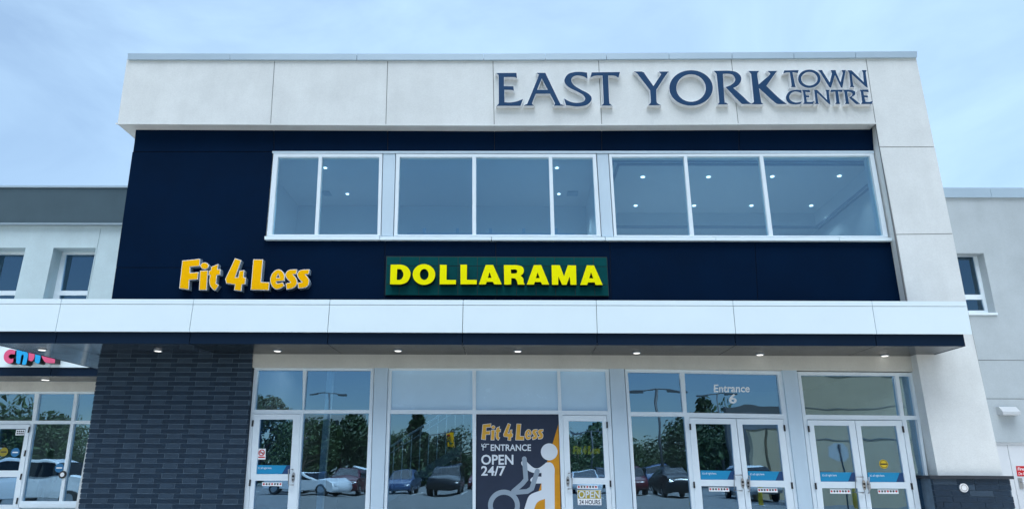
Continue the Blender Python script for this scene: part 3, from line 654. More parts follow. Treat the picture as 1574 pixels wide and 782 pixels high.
for i in range(len(xs)-1):
    for j in range(3):
        def cp(x, jj):
            u = (x-594.4)/338.2; y = rows[jj]+1.2*u; v = (y-394)/60; return (x+lerp(-2.2, 3.2, u)*v, y)
        g_ = .45; A, Bq = xs[i]+g_, xs[i+1]-g_
        p = [cp(A, j), cp(Bq, j), cp(Bq, j+1), cp(A, j+1)]
        p = [(p[0][0], p[0][1]+g_), (p[1][0], p[1][1]+g_), (p[2][0], p[2][1]-g_), (p[3][0], p[3][1]-g_)]
        tl.px([p], YP-.068, YP-.0605)
tl.build('tile', M['green'], sg)
letters(DOL, 590, 390, 8.744, sg, YP-.19, .118, M['lemon'], M['green_edge'], .003, .006)
letters(ARA, 760, 390, 8.744, sg, YP-.19, .118, M['lemon'], M['green_edge'], .003, .006)

# ------------------------------------------------------------------ poster in bay B
YPo = YF+.045
po = empty('poster', P(795, 710, YPo), 'navy and orange gym poster with a white figure on an exercise machine', 'poster')
pq = b_l[1]
MB().px([[(pq[0][0]-.6, pq[0][1]-.6), (pq[1][0]+.6, pq[1][1]-.6), (pq[2][0]+.6, pq[2][1]), (pq[3][0]-.6, pq[3][1])]], YPo, YPo+.006).build('backing', M['poster'], po)
def pp(lp): return [(725+p[0]/5.143, 630+p[1]/5.143) for p in lp]
def flat(loops, m, d, name, par=po, y=YPo): return MB().px(loops, y-d, y-d+.0008).build(name, m, par)
flat([pp([(686, 108), (692, 300), (705, 860), (455, 860), (500, 730), (545, 590), (590, 430)])], M['poster_orange'], .0016, 'orange_field')
def stroke(pts, wd):
    pts = [Vector(p) for p in pts]; Lf, Rt = [], []
    for i, p in enumerate(pts):
        d0 = (pts[i]-pts[i-1]).normalized() if i else (pts[1]-pts[0]).normalized(); d1 = (pts[i+1]-pts[i]).normalized() if i < len(pts)-1 else d0
        n_ = Vector((-(d0+d1).y, (d0+d1).x)).normalized()/max(.5, math.sqrt((1+d0.dot(d1))/2)); Lf.append(p+n_*wd/2); Rt.append(p-n_*wd/2)
    capf = lambda c_, d, n=7: [c_+(Matrix.Rotation(-pi/2+pi*(k+1)/(n+1), 2)@d)*wd/2 for k in range(n)]
    e = (pts[-1]-pts[-2]).normalized(); s_ = (pts[0]-pts[1]).normalized()
    return [tuple(q) for q in Rt+capf(pts[-1], e)+Lf[::-1]+capf(pts[0], s_)]
flat([pp(smooth_path([(575, 425), (592, 412, 1), (632, 416, 1), (655, 458, 1), (655, 520), (657, 860), (580, 860), (580, 698), (512, 735, 1), (475, 860), (395, 860), (428, 740, 1), (462, 668, 1), (552, 630), (552, 577), (490, 576, 1), (463, 550, 1), (490, 524, 1), (552, 524), (552, 494), (500, 496, 1), (450, 478, 1), (400, 436, 1), (393, 408, 1), (420, 393, 1), (450, 420, 1), (490, 453, 1), (530, 455, 1)]))], M['poster_white'], .0026, 'figure')
flat([pp(ell(613, 328, 66, 67))], M['poster_white'], .0026, 'head')
flat([pp(ell(255, 752, 126, 126)), pp(ell(255, 752, 88, 86))], M['poster_grey'], .0034, 'machine_wheel')
flat([pp(stroke([(416, 382), (429, 545), (400, 580), (330, 640)], 37))], M['poster_grey'], .0042, 'machine_bar')
flat([pp(stroke([(519, 480), (475, 618), (440, 640), (345, 648)], 38))], M['poster_grey'], .005, 'machine_bar')
def mapfit(glyphs, ox, sc):
    out = []
    for loops in glyphs:
        q = to_px([smooth_path(l_) if not isinstance(l_, tuple) else list(l_) for l_ in loops], ox, 390, sc)
        out.append([[(739.6+(p[0]-275.4)*.478, 649.6+(p[1]-396.7)*.54) for p in l_] for l_ in q])
    return out
for gl_ in mapfit(FIT, 270, 12.03)+mapfit(LESS, 375, 12.03):
    o = flat(gl_, M['poster_white'], .002, 'letter')
    xz = [[XZ(p[0], p[1], YPo-.003) for p in l_] for l_ in gl_]
    MB().poly([inset(l_, .007 if i == 0 else -.007) for i, l_ in enumerate(xz)], YPo-.003, YPo-.0022).build('letter_face', M['gold'], o)
text('ENTRANCE', 'lettering', (754.2, 682.2, 816.2, 692.4), YPo-.002, M['poster_white'], po, .020, .0008)
text('OPEN', 'lettering', (739.6, 698, 789.2, 713.6), YPo-.002, M['poster_white'], po, .022, .0008)
text('24/7', 'lettering', (739.6, 715.4, 777, 730.6), YPo-.002, M['poster_white'], po, .022, .0008)
flat([pp(stroke([(136, 268), (112, 268), (112, 290), (90, 290), (90, 314)], 6))], M['poster_white'], .002, 'stair_mark')
flat([pp(stroke([(104, 264), (82, 282)], 5))], M['poster_white'], .0027, 'arrow'); flat([pp(stroke([(80, 266), (80, 284), (98, 284)], 5))], M['poster_white'], .0034, 'arrow')
# ------------------------------------------------------------------ notices and stickers on the glass
YD = YF+.008
def card(name, label, cat, px, m, group=None, t=.003, y=YD):
    cx = sum(p[0] for p in px)/len(px); cy = sum(p[1] for p in px)/len(px)
    e = empty(name, P(cx, cy, y), label, cat, group)
    MB().px([px], y, y+t).build('backing', m, e); return e
def flatp(px, m, e, name, y, d=.0012): return MB().px([px], y-d, y-d+.001).build(name, m, e)
for (q, lab) in (([(393.6, 714), (447, 714.6), (445.8, 727.6), (393.2, 727.6)], 'cyan band sticker on the single glass door beside the brick wall'),
                 ([(1076.6, 722.2), (1130, 723), (1130.6, 736.6), (1077.2, 736.2)], 'cyan band sticker on the left leaf below the words Entrance 6'),
                 ([(1149.6, 723.4), (1204.4, 724), (1205.2, 738), (1150.6, 737.4)], 'cyan band sticker on the right leaf below the words Entrance 6'),
                 ([(1260.6, 725), (1315.6, 725.4), (1317, 739.6), (1261.8, 739.4)], 'cyan band sticker on the left leaf of the far right double door'),
                 ([(1333.6, 725.4), (1389.4, 725.8), (1391.4, 740.2), (1334.2, 740)], 'cyan band sticker below the round yellow sticker on the rightmost door')):
    e = card('band_sticker', lab, 'sticker', q, M['decal'], 'cyan band stickers on the entrance doors')
    u = lambda t, v: (lerp(lerp(q[0][0], q[1][0], t), lerp(q[3][0], q[2][0], t), v), lerp(lerp(q[0][1], q[1][1], t), lerp(q[3][1], q[2][1], t), v))
    flatp([u(.88, .02), u(.995, .02), u(.995, .98), u(.76, .98)], M['decal_dark'], e, 'dark_corner', YD)
    a, c_ = u(.06, .2), u(.46, .5)
    text("It's all right here.", 'lettering', (a[0], a[1], c_[0], c_[1]), YD-.0012, M['paper'], e, .0, .001)
for (q, lab) in (([(403, 740.4), (433.6, 740.6), (433.4, 746.4), (402.6, 746)], 'white strip of round symbols on the single door beside the brick wall'),
                 ([(1089.4, 747.8), (1120.4, 748.4), (1121, 754.8), (1090, 754.4)], 'white strip of round symbols on the left leaf below Entrance 6'),
                 ([(1164.4, 749), (1194.6, 749.6), (1195.4, 756), (1165, 755.6)], 'white strip of round symbols on the right leaf below Entrance 6'),
                 ([(1275.6, 750.8), (1307, 751.2), (1308, 758.2), (1276.2, 757.8)], 'white strip of round symbols on the left leaf of the far right double door'),
                 ([(1349, 751), (1380.4, 751.2), (1381.4, 758.2), (1350, 758)], 'white strip of round symbols under the band on the rightmost door'),
                 ([(887, 745), (918.6, 745.4), (919.2, 750.4), (887.2, 750.2)], 'white strip of round symbols above the OPEN 24 HOURS notice')):
    e = card('symbol_strip', lab, 'sticker', q, M['paper'], 'strips of round symbols on the doors')
    for k in range(7):
        t = (k+.6)/7.2; x = lerp(q[0][0], q[1][0], t); y = lerp(q[0][1], q[2][1], .47)
        a = XZ(x, y, YD); MB().disc(a, .017, YD-.0012, YD-.0002, 14).build('round_symbol', M['black'] if k % 3 else M['red'], e)
e = empty('entrance_lettering', P(1125, 605, YG), 'white lettering Entrance 6 on the transom glass over the double door', 'lettering')
text('Entrance', 'lettering', (1097.4, 590.6, 1152.4, 602.4), YG-.004, M['paper'], e, .018, .003)
text('6', 'lettering', (1120.6, 605, 1132.4, 619.6), YG-.004, M['paper'], e, .024, .003)
e = card('opening_sign', 'olive and white OPEN 24 HOURS notice low on the door right of the poster', 'sign', [(887, 752), (923.6, 752.4), (924.6, 775.6), (888.4, 775.2)], M['paper'])
flatp([(887.8, 752.6), (923, 753), (923.8, 765.8), (888.2, 765.4)], M['olive'], e, 'colour_field', YD)
text('OPEN', 'lettering', (889, 753.4, 922, 765), YD-.0024, M['poster_white'], e, .02, .001)
text('24 HOURS', 'lettering', (890.4, 767.4, 922.6, 774.4), YD-.0012, M['poster'], e, .02, .001)
e = card('no_smoking_notice', 'small white no smoking notice on the single door beside the brick wall', 'sign', [(396.4, 689), (408.4, 689), (408, 705.4), (395.8, 705.4)], M['paper'])
a = XZ(402.2, 695.2, YD); MB().poly([ell(a[0], a[1], .058, .058, 28), ell(a[0], a[1], .042, .042, 28)], YD-.0012, YD-.0002).build('prohibition_ring', M['red'], e)
flatp([(398.6, 692), (399.8, 691.2), (406, 698.4), (404.8, 699.2)], M['red'], e, 'prohibition_bar', YD, .0022); flatp([(398.6, 694.6), (405.8, 694.6), (405.8, 696), (398.6, 696)], M['black'], e, 'cigarette', YD, .0012)
flatp([(397.2, 701), (407, 701), (406.9, 703), (397.1, 703)], M['red'], e, 'red_bar', YD)
e = empty('round_sticker', P(1358.8, 713, YD), 'round yellow sticker on the right leaf of the far right double door', 'sticker')
a = XZ(1358.4, 712.6, YD); MB().disc(a, .078, YD, YD+.003).build('backing', M['stickyel'], e)
MB().poly([[(a[0]-.055, a[1]-.012), (a[0]+.055, a[1]-.012), (a[0]+.055, a[1]+.012), (a[0]-.055, a[1]+.012)]], YD-.0012, YD-.0002).poly([ell(a[0], a[1], .068, .068, 24), ell(a[0], a[1], .058, .058, 24)], YD-.0012, YD-.0002).build('dark_print', M['black'], e)
# inner-wall gym lettering seen through the door
e = empty('interior_sign', P(900, 692, 15), 'yellow gym lettering on the inner wall behind the door right of the poster', 'sign')
lit = emitter('lit_amber', (.95, .50, .02), .8)
for gl_ in mapfit(FIT, 270, 12.03)+mapfit(LESS, 375, 12.03):
    MB().px([[(880.5+(p[0]-739.6)*.44, 684+(p[1]-649.6)*.5) for p in l_] for l_ in gl_], 15.0, 15.03).build('letter', lit, e)

# ------------------------------------------------------------------ small things on the column and the right wing
e = empty('metal_disc', P(1482, 749, YS), 'round pale metal cap on the dark stone base of the right column', 'fitting')
a = XZ(1482, 749, YS-.03); MB().disc(a, .072, YS-.03, YS+.0, 28).build('plate', M['ltr_white'], e); MB().poly([ell(a[0], a[1], .055, .055, 28), ell(a[0], a[1], .046, .046, 28)], YS-.034, YS-.0305).build('ring', M['metal'], e)

# ================================================================== right wing
RW = empty('wing_building', (11, 17.3, 0), 'grey rendered wing with a small window and a service door right of the white column', 'building')
zt_ = P(1510, 304.6, YW).z; zcp = P(1510, 288.5, YW-.06).z
wx0 = P(1430, 400, YW).x-1.6; wx1 = P(1574, 400, YW).x+9
zj = [P(1560, 612.5, YW).z, P(1560, 553.4, YW).z]
wo = [(1446, 389), (1512, 389), (1531, 481.6), (1464, 481.6)]
dz = P(1560, 679.4, YW).z; dx0 = P(1531, 700, YW).x; dx1 = dx0+1.86
hole = [XZ(*p, YW) for p in wo]
pan = MB()
pan.poly([[(wx0, zj[1]+.007), (wx1, zj[1]+.007), (wx1, zt_), (wx0, zt_)], hole], YW, YW+.36)
pan.poly([[(wx0, zj[0]+.007), (wx1, zj[0]+.007), (wx1, zj[1]-.007), (wx0, zj[1]-.007)]], YW, YW+.28)
pan.poly([[(wx0, .0), (dx0, .0), (dx0, dz), (dx1, dz), (dx1, 0), (wx1, 0), (wx1, zj[0]-.007), (wx0, zj[0]-.007)]], YW, YW+.28)
pan.build('render_wall', M['stucco_right'], RW)
MB().box(wx0+.02, wx1-.02, YW+.02, YW+.2, zj[0]-.05, zj[0]+.05).box(wx0+.02, wx1-.02, YW+.02, YW+.2, zj[1]-.05, zj[1]+.05).build('joint_backing', M['joint'], RW)
MB().box(wx0, wx1, YW+.9, 26, 0, zt_-.05).build('wing_body', M['band'], RW)
xs_ = P(1523, 296, YW-.06).x
MB().box(wx0, xs_-.004, YW-.06, YW+.6, zt_+.001, zcp).build('coping', M['coping'], RW); MB().box(xs_+.004, wx1, YW-.06, YW+.6, zt_+.001, zcp).build('coping', M['coping'], RW)
window('window', [(1444, 388), (1501, 388), (1520.5, 482.5), (1462, 482.5)], [[(1455, 394), (1496.5, 394), (1508.6, 452.6), (1469, 452.6)], [(1470, 460), (1510.2, 460), (1514.6, 477), (1473, 477)]], YW+.27, .08, YW+.31, 'glass_wing', RW)
MB().px([[(1450, 480.2), (1533.5, 480.2), (1534, 483.6), (1450, 483.6)]], YW-.04, YW+.27).build('window_sill', M['alu'], RW)
xm = P(1551.8, 690, YW).x
dmat = mat('white_door_paint', (.66, .69, .72), .4, .03, 2)
for a, e_ in ((dx0+.05, xm-.006), (xm+.006, dx1-.05)):
    d = MB().box(a, e_, YW+.06, YW+.11, .14, dz-.05).build('service_door', dmat, RW)
MB().box(dx0, dx0+.048, YW+.03, YW+.2, .13, dz-.001).box(dx1-.048, dx1, YW+.03, YW+.2, .13, dz-.001).box(dx0+.049, dx1-.049, YW+.03, YW+.2, dz-.049, dz-.001).build('door_frame', dmat, RW)
q = XZ(1569, 742, YW+.05); MB().box(q[0]-.045, q[0]+.045, YW+.035, YW+.059, q[1]-.12, q[1]+.12).build('lock_plate', M['metal'], RW)
MB().tube([(q[0], YW+.03, q[1]+.03), (q[0], YW-.01, q[1]+.03), (q[0]+.12, YW-.01, q[1]+.03)], .012).build('handle', M['metal'], RW)
e = empty('fire_sign', P(1572, 723, YW+.05), 'red fire door sign with white writing on the right wing service door', 'sign')
fs = [(1561.8, 715.6), (1592, 715.6), (1595, 731.4), (1564, 731.2)]
MB().px([fs], YW+.052, YW+.058).build('backing', M['red'], e)
text('Fire Door', 'lettering', (1564.6, 717.6, 1590, 722.4), YW+.0505, M['paper'], e, .015, .001); text('Do Not Block', 'lettering', (1565.8, 725, 1592, 729.4), YW+.0505, M['paper'], e, 0, .001)
e = empty('wall_light', P(1553, 631, YW), 'grey wedge-shaped wall light above the service door', 'wall light')
q0 = P(1540.5, 631, YW-.2); q1 = P(1567.5, 631, YW-.2)
hz0, hz1 = P(1553, 636.5, YW-.2).z, P(1553, 626, YW-.2).z
bmx = bmesh.new(); x0, x1 = q0.x, q1.x
pr = [(YW-.001, hz0-.0), (YW-.22, hz0), (YW-.22, hz0+.07), (YW-.10, hz1+.03), (YW-.001, hz1+.03)]
A = [bmx.verts.new((x0, y, z)) for y, z in pr]; Bv = [bmx.verts.new((x1, y, z)) for y, z in pr]
for i in range(5): bmx.faces.new((A[i], A[(i+1) % 5], Bv[(i+1) % 5], Bv[i]))
bmx.faces.new(A[::-1]); bmx.faces.new(Bv); bmesh.ops.recalc_face_normals(bmx, faces=bmx.faces[:])
me = bpy.data.meshes.new('housing'); bmx.to_mesh(me); bmx.free(); h_ = link('housing', me, mat('light_housing', (.50, .53, .55), .45), e)
MB().box(x0+.03, x1-.03, YW-.19, YW-.04, hz0-.012, hz0-.001).build('lens', M['ltr_white'], h_)

# ================================================================== left wing
LW = empty('wing_building', (-12, 17.3, 0), 'grey rendered wing with dark top band, small windows and shopfront left of the navy wall', 'building')
lx0, lx1 = P(0, 400, YW).x-9, XL+1.2
zb1 = P(80, 288.8, YW-.12).z; zb0 = P(80, 343, YW-.12).z; ztc = P(80, 284.6, YW-.18).z
MB().box(lx0, lx1, YW-.12, YW+.4, zb0, zb1).build('parapet_band', M['band'], LW)
MB().box(lx0, lx1, YW-.16, YW+.5, zb1+.001, ztc).build('coping', M['coping'], LW)
MB().box(lx0, lx1, YW-.15, YW-.001, zb0-.035, zb0-.001).build('band_flashing', M['ltr_grey'], LW)
zl = P(70, 601, YW).z; zl1 = P(70, 586, YW).z
zo1, zo0 = P(110, 380.8, YW).z, P(110, 498, YW).z
def opening(xa_, xb_): return [(P(xa_, 381, YW).x, zo1), (P(xb_, 381, YW).x, zo1), (P(xb_, 381, YW).x, zo0), (P(xa_, 381, YW).x, zo0)]
wl = MB(); jx_ = P(156, 346.7, YW).x
wl.poly([[(lx0, zl1), (jx_-.005, zl1), (jx_-.005, zb0-.036), (lx0, zb0-.036)]]+[opening(82.4, 147.5), opening(-25.6, 39.4), opening(-133.6, -68.6)], YW, YW+.46)
wl.poly([[(jx_+.005, zl1), (lx1, zl1), (lx1, zb0-.036), (jx_+.005, zb0-.036)]], YW, YW+.32)
wl.build('render_wall', M['stucco_wing'], LW)
MB().box(jx_-.05, jx_+.05, YW+.02, YW+.1, P(153, 379, YW).z, zb0-.05).build('joint_backing', M['joint'], LW)
MB().box(lx0, lx1, YW+1.8, 26, zl1+.3, ztc-.1).build('wing_body', M['band'], LW)
for s in (0, -108, -216):
    window('window', [(86+s, 385), (160+s, 385), (145+s, 498), (62+s, 498)], [[(101+s, 391), (146.4+s, 391), (138.6+s, 446.6), (92.4+s, 446.6)], [(91.2+s, 453.6), (137.6+s, 453.6), (132.6+s, 492), (85+s, 492)]], YW+.37, .08, YW+.41, 'glass_wing', LW)
wf = MB().box(lx0, lx1, YWK+.06, YW-.001, Z_S+.3, Z_T-.05).build('canopy', M['gap'], LW)
wj = P(78, 562, YWK).x
for a, e_ in ((lx0, wj-5.7), (wj-5.69, wj-2.85), (wj-2.84, wj-.006), (wj+.006, lx1)):
    MB().box(a, e_, YWK, YWK+.03, Z_W, Z_GR-.008).box(a, e_, YWK-.004, YWK+.3, Z_GR, Z_T).build('fascia_panel', M['white'], wf)
    MB().box(a, e_, YWK+.05, YWK+.07, Z_S, Z_W+.05).build('lower_fascia', M['navy_fascia'], wf)
MB().box(lx0, lx1, YWK+.071, YW-.001, Z_S+.004, Z_S+.02).build('soffit', M['soffit'], wf)
for px in (70, -100):
    d = P(px, 582.8, 10)-CAM0; t = (Z_S+.002-EYE)/d.z; p = CAM0+d*t
    q = zdisc('downlight', p, .1, M['metal'], wf, .014); zdisc('lens', Vector((p.x, p.y, p.z-.012)), .08, M['lamp'], q, .008)
MB().box(lx0, lx1, YW+.002, YW+.32, zl, zl1-.002).build('lintel', M['stucco_warm'], LW)
# shopfront
YWF, YWG = YW+.08, YW+.14
MB().px([[(32, 774.5), (200, 774.5), (200, 880), (31, 880)]], YW+.06, YW+.2).build('base_panel', M['stucco_wing'], LW)
tops = [[(-60, 604.8), (53.6, 604.8), (49, 646), (-66, 646)], [(60, 604.8), (114.4, 604.8), (109, 646), (54.4, 646)], [(119.4, 604.8), (200, 604.8), (196, 646), (114.4, 646)]]
lows = [[(51.8, 651), (108.2, 651), (90.4, 769.6), (33, 769.6)], [(113.2, 651), (194, 651), (182, 769.6), (95.4, 769.6)], [(-62, 651.4), (46.6, 651.4), ext((46.6, 651.4), (27.4, 782), 868), ext((-62, 651.4), (-82, 782), 868)]]
window('shopfront_window', [(-70, 601), (206, 601), (188, 774), (30.5, 774), ext((30.5, 774), (29.4, 782), 880), (-110, 880)], tops+lows, YWF, .12, YWG, 'glass_low', LW)
MB().px([[(29.6, 773.4), (150, 773.4), (150, 779.6), (28.6, 779.6)]], YWF-.06, YWF+.05).build('window_sill', M['alu'], LW)
YDW = YWF-.02
dq = [(-8, 651.8), (46.2, 651.8), ext((46.2, 651.8), (27.2, 782), 868), ext((-8, 651.8), (-27, 782), 868)]
d = MB().px([dq, [(-2, 658.4), (39.4, 658.4), (28.2, 722.4), (-12, 722.4)], [(-13, 732.4), (26.2, 732.4), (19.6, 775), (-20, 775)]], YDW, YDW+.07).build('entrance_door', M['alu'], LW)
for q in ([(-3, 657.4), (40.4, 657.4), (29.2, 723.4), (-13, 723.4)], [(-14, 731.4), (27.2, 731.4), (20.6, 776), (-21, 776)]): MB().px([q], YDW+.03, YDW+.04, Y=YDW).build('pane', M['glass_low'], d)
for (px, py) in ((44.8, 660), (38.8, 696), (32.6, 732), (26.6, 769)):
    q = XZ(px, py, YDW); MB().box(q[0]-.015, q[0]+.015, YDW-.02, YDW-.0005, q[1]-.07, q[1]+.07).build('hinge', M['gap'], d)
YDS = YDW+.025
for (px, py, m, r0, lab) in ((5.6, 694, 'yellow_dimmed', .105, 'round yellow sticker on the left wing shop door'), (23.4, 694.6, 'cyan_dimmed', .105, 'round blue sticker on the left wing shop door')):
    e = empty('round_sticker', P(px, py, YDS), lab, 'sticker'); a = XZ(px, py, YDS); MB().disc(a, r0, YDS, YDS+.003).build('backing', M[m], e)
    MB().poly([[(a[0]-.07, a[1]-.014), (a[0]+.07, a[1]-.014), (a[0]+.07, a[1]+.014), (a[0]-.07, a[1]+.014)]], YDS-.0012, YDS-.0002).build('print', M['paper' if m == 'cyan_dimmed' else 'black'], e)
e = empty('round_sticker', P(91, 718.4, YWG-.01), 'round blue sticker low on the left wing shop window', 'sticker'); a = XZ(91, 718.4, YWG-.008); MB().disc(a, .105, YWG-.008, YWG-.003).build('backing', M['cyan_dimmed'], e)
MB().poly([[(a[0]-.07, a[1]-.014), (a[0]+.07, a[1]-.014), (a[0]+.07, a[1]+.014), (a[0]-.07, a[1]+.014)]], YWG-.0095, YWG-.0085).build('print', M['paper'], e)
e = empty('door_notice', P(32, 663.5, YDS), 'small white notice in the top corner of the left wing shop door', 'notice')
MB().px([[(25, 659.6), (38.4, 659.6), (37, 668.4), (23.6, 668.4)]], YDS, YDS+.003).build('backing', M['paper'], e); 
for k in range(2):
    for j in range(4): flatp([(26.2+j*2.9-k*.5, 661.2+k*3.4), (28.2+j*2.9-k*.5, 661.2+k*3.4), (27.9+j*2.9-k*.5, 663.4+k*3.4), (25.9+j*2.9-k*.5, 663.4+k*3.4)], M['black'], e, 'dark_print', YDS)
e = empty('door_stop', P(95.7, 728.8, YWF), 'black round fitting with a white centre on the left shop window mullion', 'fitting'); a = XZ(95.7, 728.8, YWF-.03)
MB().disc(a, .088, YWF-.03, YWF-.001, 24).build('ring', M['black'], e); MB().disc(a, .05, YWF-.036, YWF-.0305, 20).build('disc', M['paper'], e)
# sign letters on the left wing's canopy
CH = [
 [[(190,143),(182,192),(130,190,1),(105,215,1),(128,242,1),(168,236),(160,287),(110,302,1),(60,270,1),(46,215,1),(68,160,1),(122,130,1)]],
 [[(205,30),(270,30),(268,158),(302,150,1),(340,190,1),(320,305),(298,318,1),(265,312),(286,208,1),(262,206,1),(245,300),(222,308,1),(195,292)]],
 [[(345,140),(422,140),(416,230,1),(388,272,1),(345,265)]],
 [[(430,30),(497,30),(487,258,1),(457,302,1),(420,285)]],
 [[(500,190,1),(520,255,1),(560,292,1),(662,297),(676,30),(616,30),(610,140),(545,140,1)]]]
sg = empty('shop_sign', P(45, 550, YWK), 'pink and blue rounded letters on the left wing canopy, cut off by the soffit', 'sign')
for i, loops in enumerate(CH):
    xz = [[XZ(p[0], p[1], YWK-.2) for p in q] for q in to_px([smooth_path(q) for q in loops], 0, 520, 7.82)]
    l_ = MB().poly(xz, YWK-.2, YWK-.006).build('letter', M['black'], sg)
    MB().poly([inset(q, .004) for q in xz], YWK-.21, YWK-.2005).build('letter_face', M['pink'] if i % 2 == 0 else M['cyan'], l_)
# shop interior
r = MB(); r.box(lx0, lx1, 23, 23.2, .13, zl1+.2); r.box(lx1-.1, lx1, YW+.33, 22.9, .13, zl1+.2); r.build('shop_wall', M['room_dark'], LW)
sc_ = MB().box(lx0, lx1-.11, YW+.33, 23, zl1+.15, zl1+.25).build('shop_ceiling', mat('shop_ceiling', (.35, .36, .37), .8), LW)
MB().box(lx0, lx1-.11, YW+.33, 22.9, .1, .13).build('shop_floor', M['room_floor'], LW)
for (x, y) in ((-13.6, 19.2), (-12.2, 18.6), (-11.2, 20), (-14.5, 21), (-10.3, 18.4)):
    MB().box(x-.6, x+.6, y-.06, y+.06, zl1+.11, zl1+.148).build('strip_lamp', M['lamp_in'], sc_); lamp_light(x, y, zl1+.08, 22)
# dressed dummy behind the glass: one continuous body, clothes as a child
def figure(name, joints, edges, m, parent=None):
    me = bpy.data.meshes.new(name); me.from_pydata([j[:3] for j in joints], edges, [])
    o = link(name, me, m, parent); md = o.modifiers.new('skin', 'SKIN'); md.use_smooth_shade = True
    for v, j in zip(me.skin_vertices[0].data, joints): v.radius = (j[3], j[4])
    me.skin_vertices[0].data[0].use_root = True
    o.modifiers.new('sub', 'SUBSURF').levels = 2; o.modifiers['sub'].render_levels = 2
    dg = bpy.context.evaluated_depsgraph_get(); me2 = bpy.data.meshes.new_from_object(o.evaluated_get(dg)); o.modifiers.clear(); o.data = me2
    return o
mp_ = P(70, 740, 18.1); bx, by = mp_.x, 18.1
J_ = [(0,0,.92,.15,.11),(0,0,1.15,.13,.10),(0,0,1.38,.17,.10),(0,0,1.5,.06,.06),(0,-.02,1.62,.085,.095),(0,-.02,1.74,.06,.07),
      (-.2,0,1.4,.06,.06),(-.27,.02,1.12,.045,.045),(-.25,-.05,.9,.035,.035),(.2,0,1.4,.06,.06),(.27,.02,1.12,.045,.045),(.25,-.05,.9,.035,.035),
      (-.1,0,.84,.09,.09),(-.11,0,.5,.06,.065),(-.12,.01,.1,.04,.04),(-.12,-.1,.05,.04,.03),(.1,0,.84,.09,.09),(.11,0,.5,.06,.065),(.12,.01,.1,.04,.04),(.12,-.1,.05,.04,.03)]
E_ = [(0,1),(1,2),(2,3),(3,4),(4,5),(2,6),(6,7),(7,8),(2,9),(9,10),(10,11),(0,12),(12,13),(13,14),(14,15),(0,16),(16,17),(17,18),(18,19)]
dm = figure('mannequin', [(j[0]+bx, j[1]+by, j[2]+.13, j[3], j[4]) for j in J_], E_, mat('dummy_dark', (.02, .022, .035), .4, .5, 14))
tag(dm, 'dark dressed shop dummy standing behind the left wing window', 'mannequin')

# ================================================================== what stands behind the camera and shows in the glass
def mirror(px, py, Y, yg=YG):
    """where a thing at depth Y stands when its reflection in the glass plane yg is seen at (px, py)"""
    p = P(px, py, 2*yg-Y); return Vector((p.x, Y, p.z))
m_bark = mat('bark', (.09, .065, .045), .9, .3, 8, .6, 30)
def leafmat(name, c):
    m, n, l, b = new_mat(name); b.inputs['Roughness'].default_value = .6
    t = n.new('ShaderNodeTexCoord'); a = n.new('ShaderNodeTexNoise'); a.inputs['Scale'].default_value = 1.6; a.inputs['Detail'].default_value = 5; l.new(t.outputs['Object'], a.inputs[0])
    r = n.new('ShaderNodeValToRGB'); r.color_ramp.elements[0].position = .3; r.color_ramp.elements[1].position = .7
    r.color_ramp.elements[0].color = (*[x*.6 for x in c], 1); r.color_ramp.elements[1].color = (*[x*1.5 for x in c], 1)
    l.new(a.outputs[0], r.inputs[0]); l.new(r.outputs[0], b.inputs['Base Color']); return m
leaf_ms = [leafmat('leaf_deep', (.030, .060, .016)), leafmat('leaf_mid', (.050, .085, .022))]
def tree(px, py, Y, rx, kind, label, mi=0, n=5200):
    top = mirror(px, py, Y); H = top.z; base = Vector((top.x, Y, 0))
    r = empty('tree', base, label, 'tree', 'trees reflected in the shopfront')
    t = MB(); lean = Vector((random.uniform(-.3, .3), random.uniform(-.3, .3), 0))
    hb = H*(.28 if kind == 'round' else .08)
    t.tube([base-Vector((0, 0, .2)), base+Vector((0, 0, hb))+lean*.3, base+Vector((0, 0, H*.85))+lean], [.22*H/8, .16*H/8, .03], 8)
    for k in range(7):
        a = random.uniform(0, 2*pi); z = lerp(hb, H*.7, k/7); s_ = base+Vector((0, 0, z))+lean*z/H
        t.tube([s_, s_+Vector((cos(a)*rx*.4, sin(a)*rx*.4, H*.08)), s_+Vector((cos(a)*rx*.75, sin(a)*rx*.75, H*.2))], [.08*H/8, .05*H/8, .015], 6)
    t.build('trunk', m_bark, r)
    bm = bmesh.new(); cl = []
    for k in range(34 if kind == 'round' else 22):
        if kind == 'round':
            u = random.uniform(-.9, 1); a = random.uniform(0, 2*pi); q = math.sqrt(max(0, 1-u*u))*random.uniform(.55, 1)
            cl.append((base+lean*.6+Vector((cos(a)*rx*q, sin(a)*rx*q, lerp(hb, H, .5)+u*(H-hb)*.46)), rx*random.uniform(.2, .42)))
        else:
            u = k/21; q = rx*(1-u)**.6*.7; a = random.uniform(0, 2*pi); cl.append((base+Vector((cos(a)*q*.6, sin(a)*q*.6, lerp(hb, H*.97, u))), rx*(.2+.4*(1-u))))
    for k in range(n):
        c_, rad = random.choice(cl); v = Vector((random.gauss(0, 1), random.gauss(0, 1), random.gauss(0, 1))).normalized()*rad*random.random()**.4
        p = c_+v; s_ = random.uniform(.13, .30)*H/8
        ax = Vector((random.gauss(0, 1), random.gauss(0, 1), random.gauss(0, 1)+.6)).normalized(); u = ax.orthogonal().normalized(); w_ = ax.cross(u)
        bm.faces.new([bm.verts.new(p+q) for q in (u*s_, w_*s_*.55, -u*s_, -w_*s_*.55)])
    me = bpy.data.meshes.new('crown'); bm.to_mesh(me); bm.free(); link('crown', me, leaf_ms[mi], r)
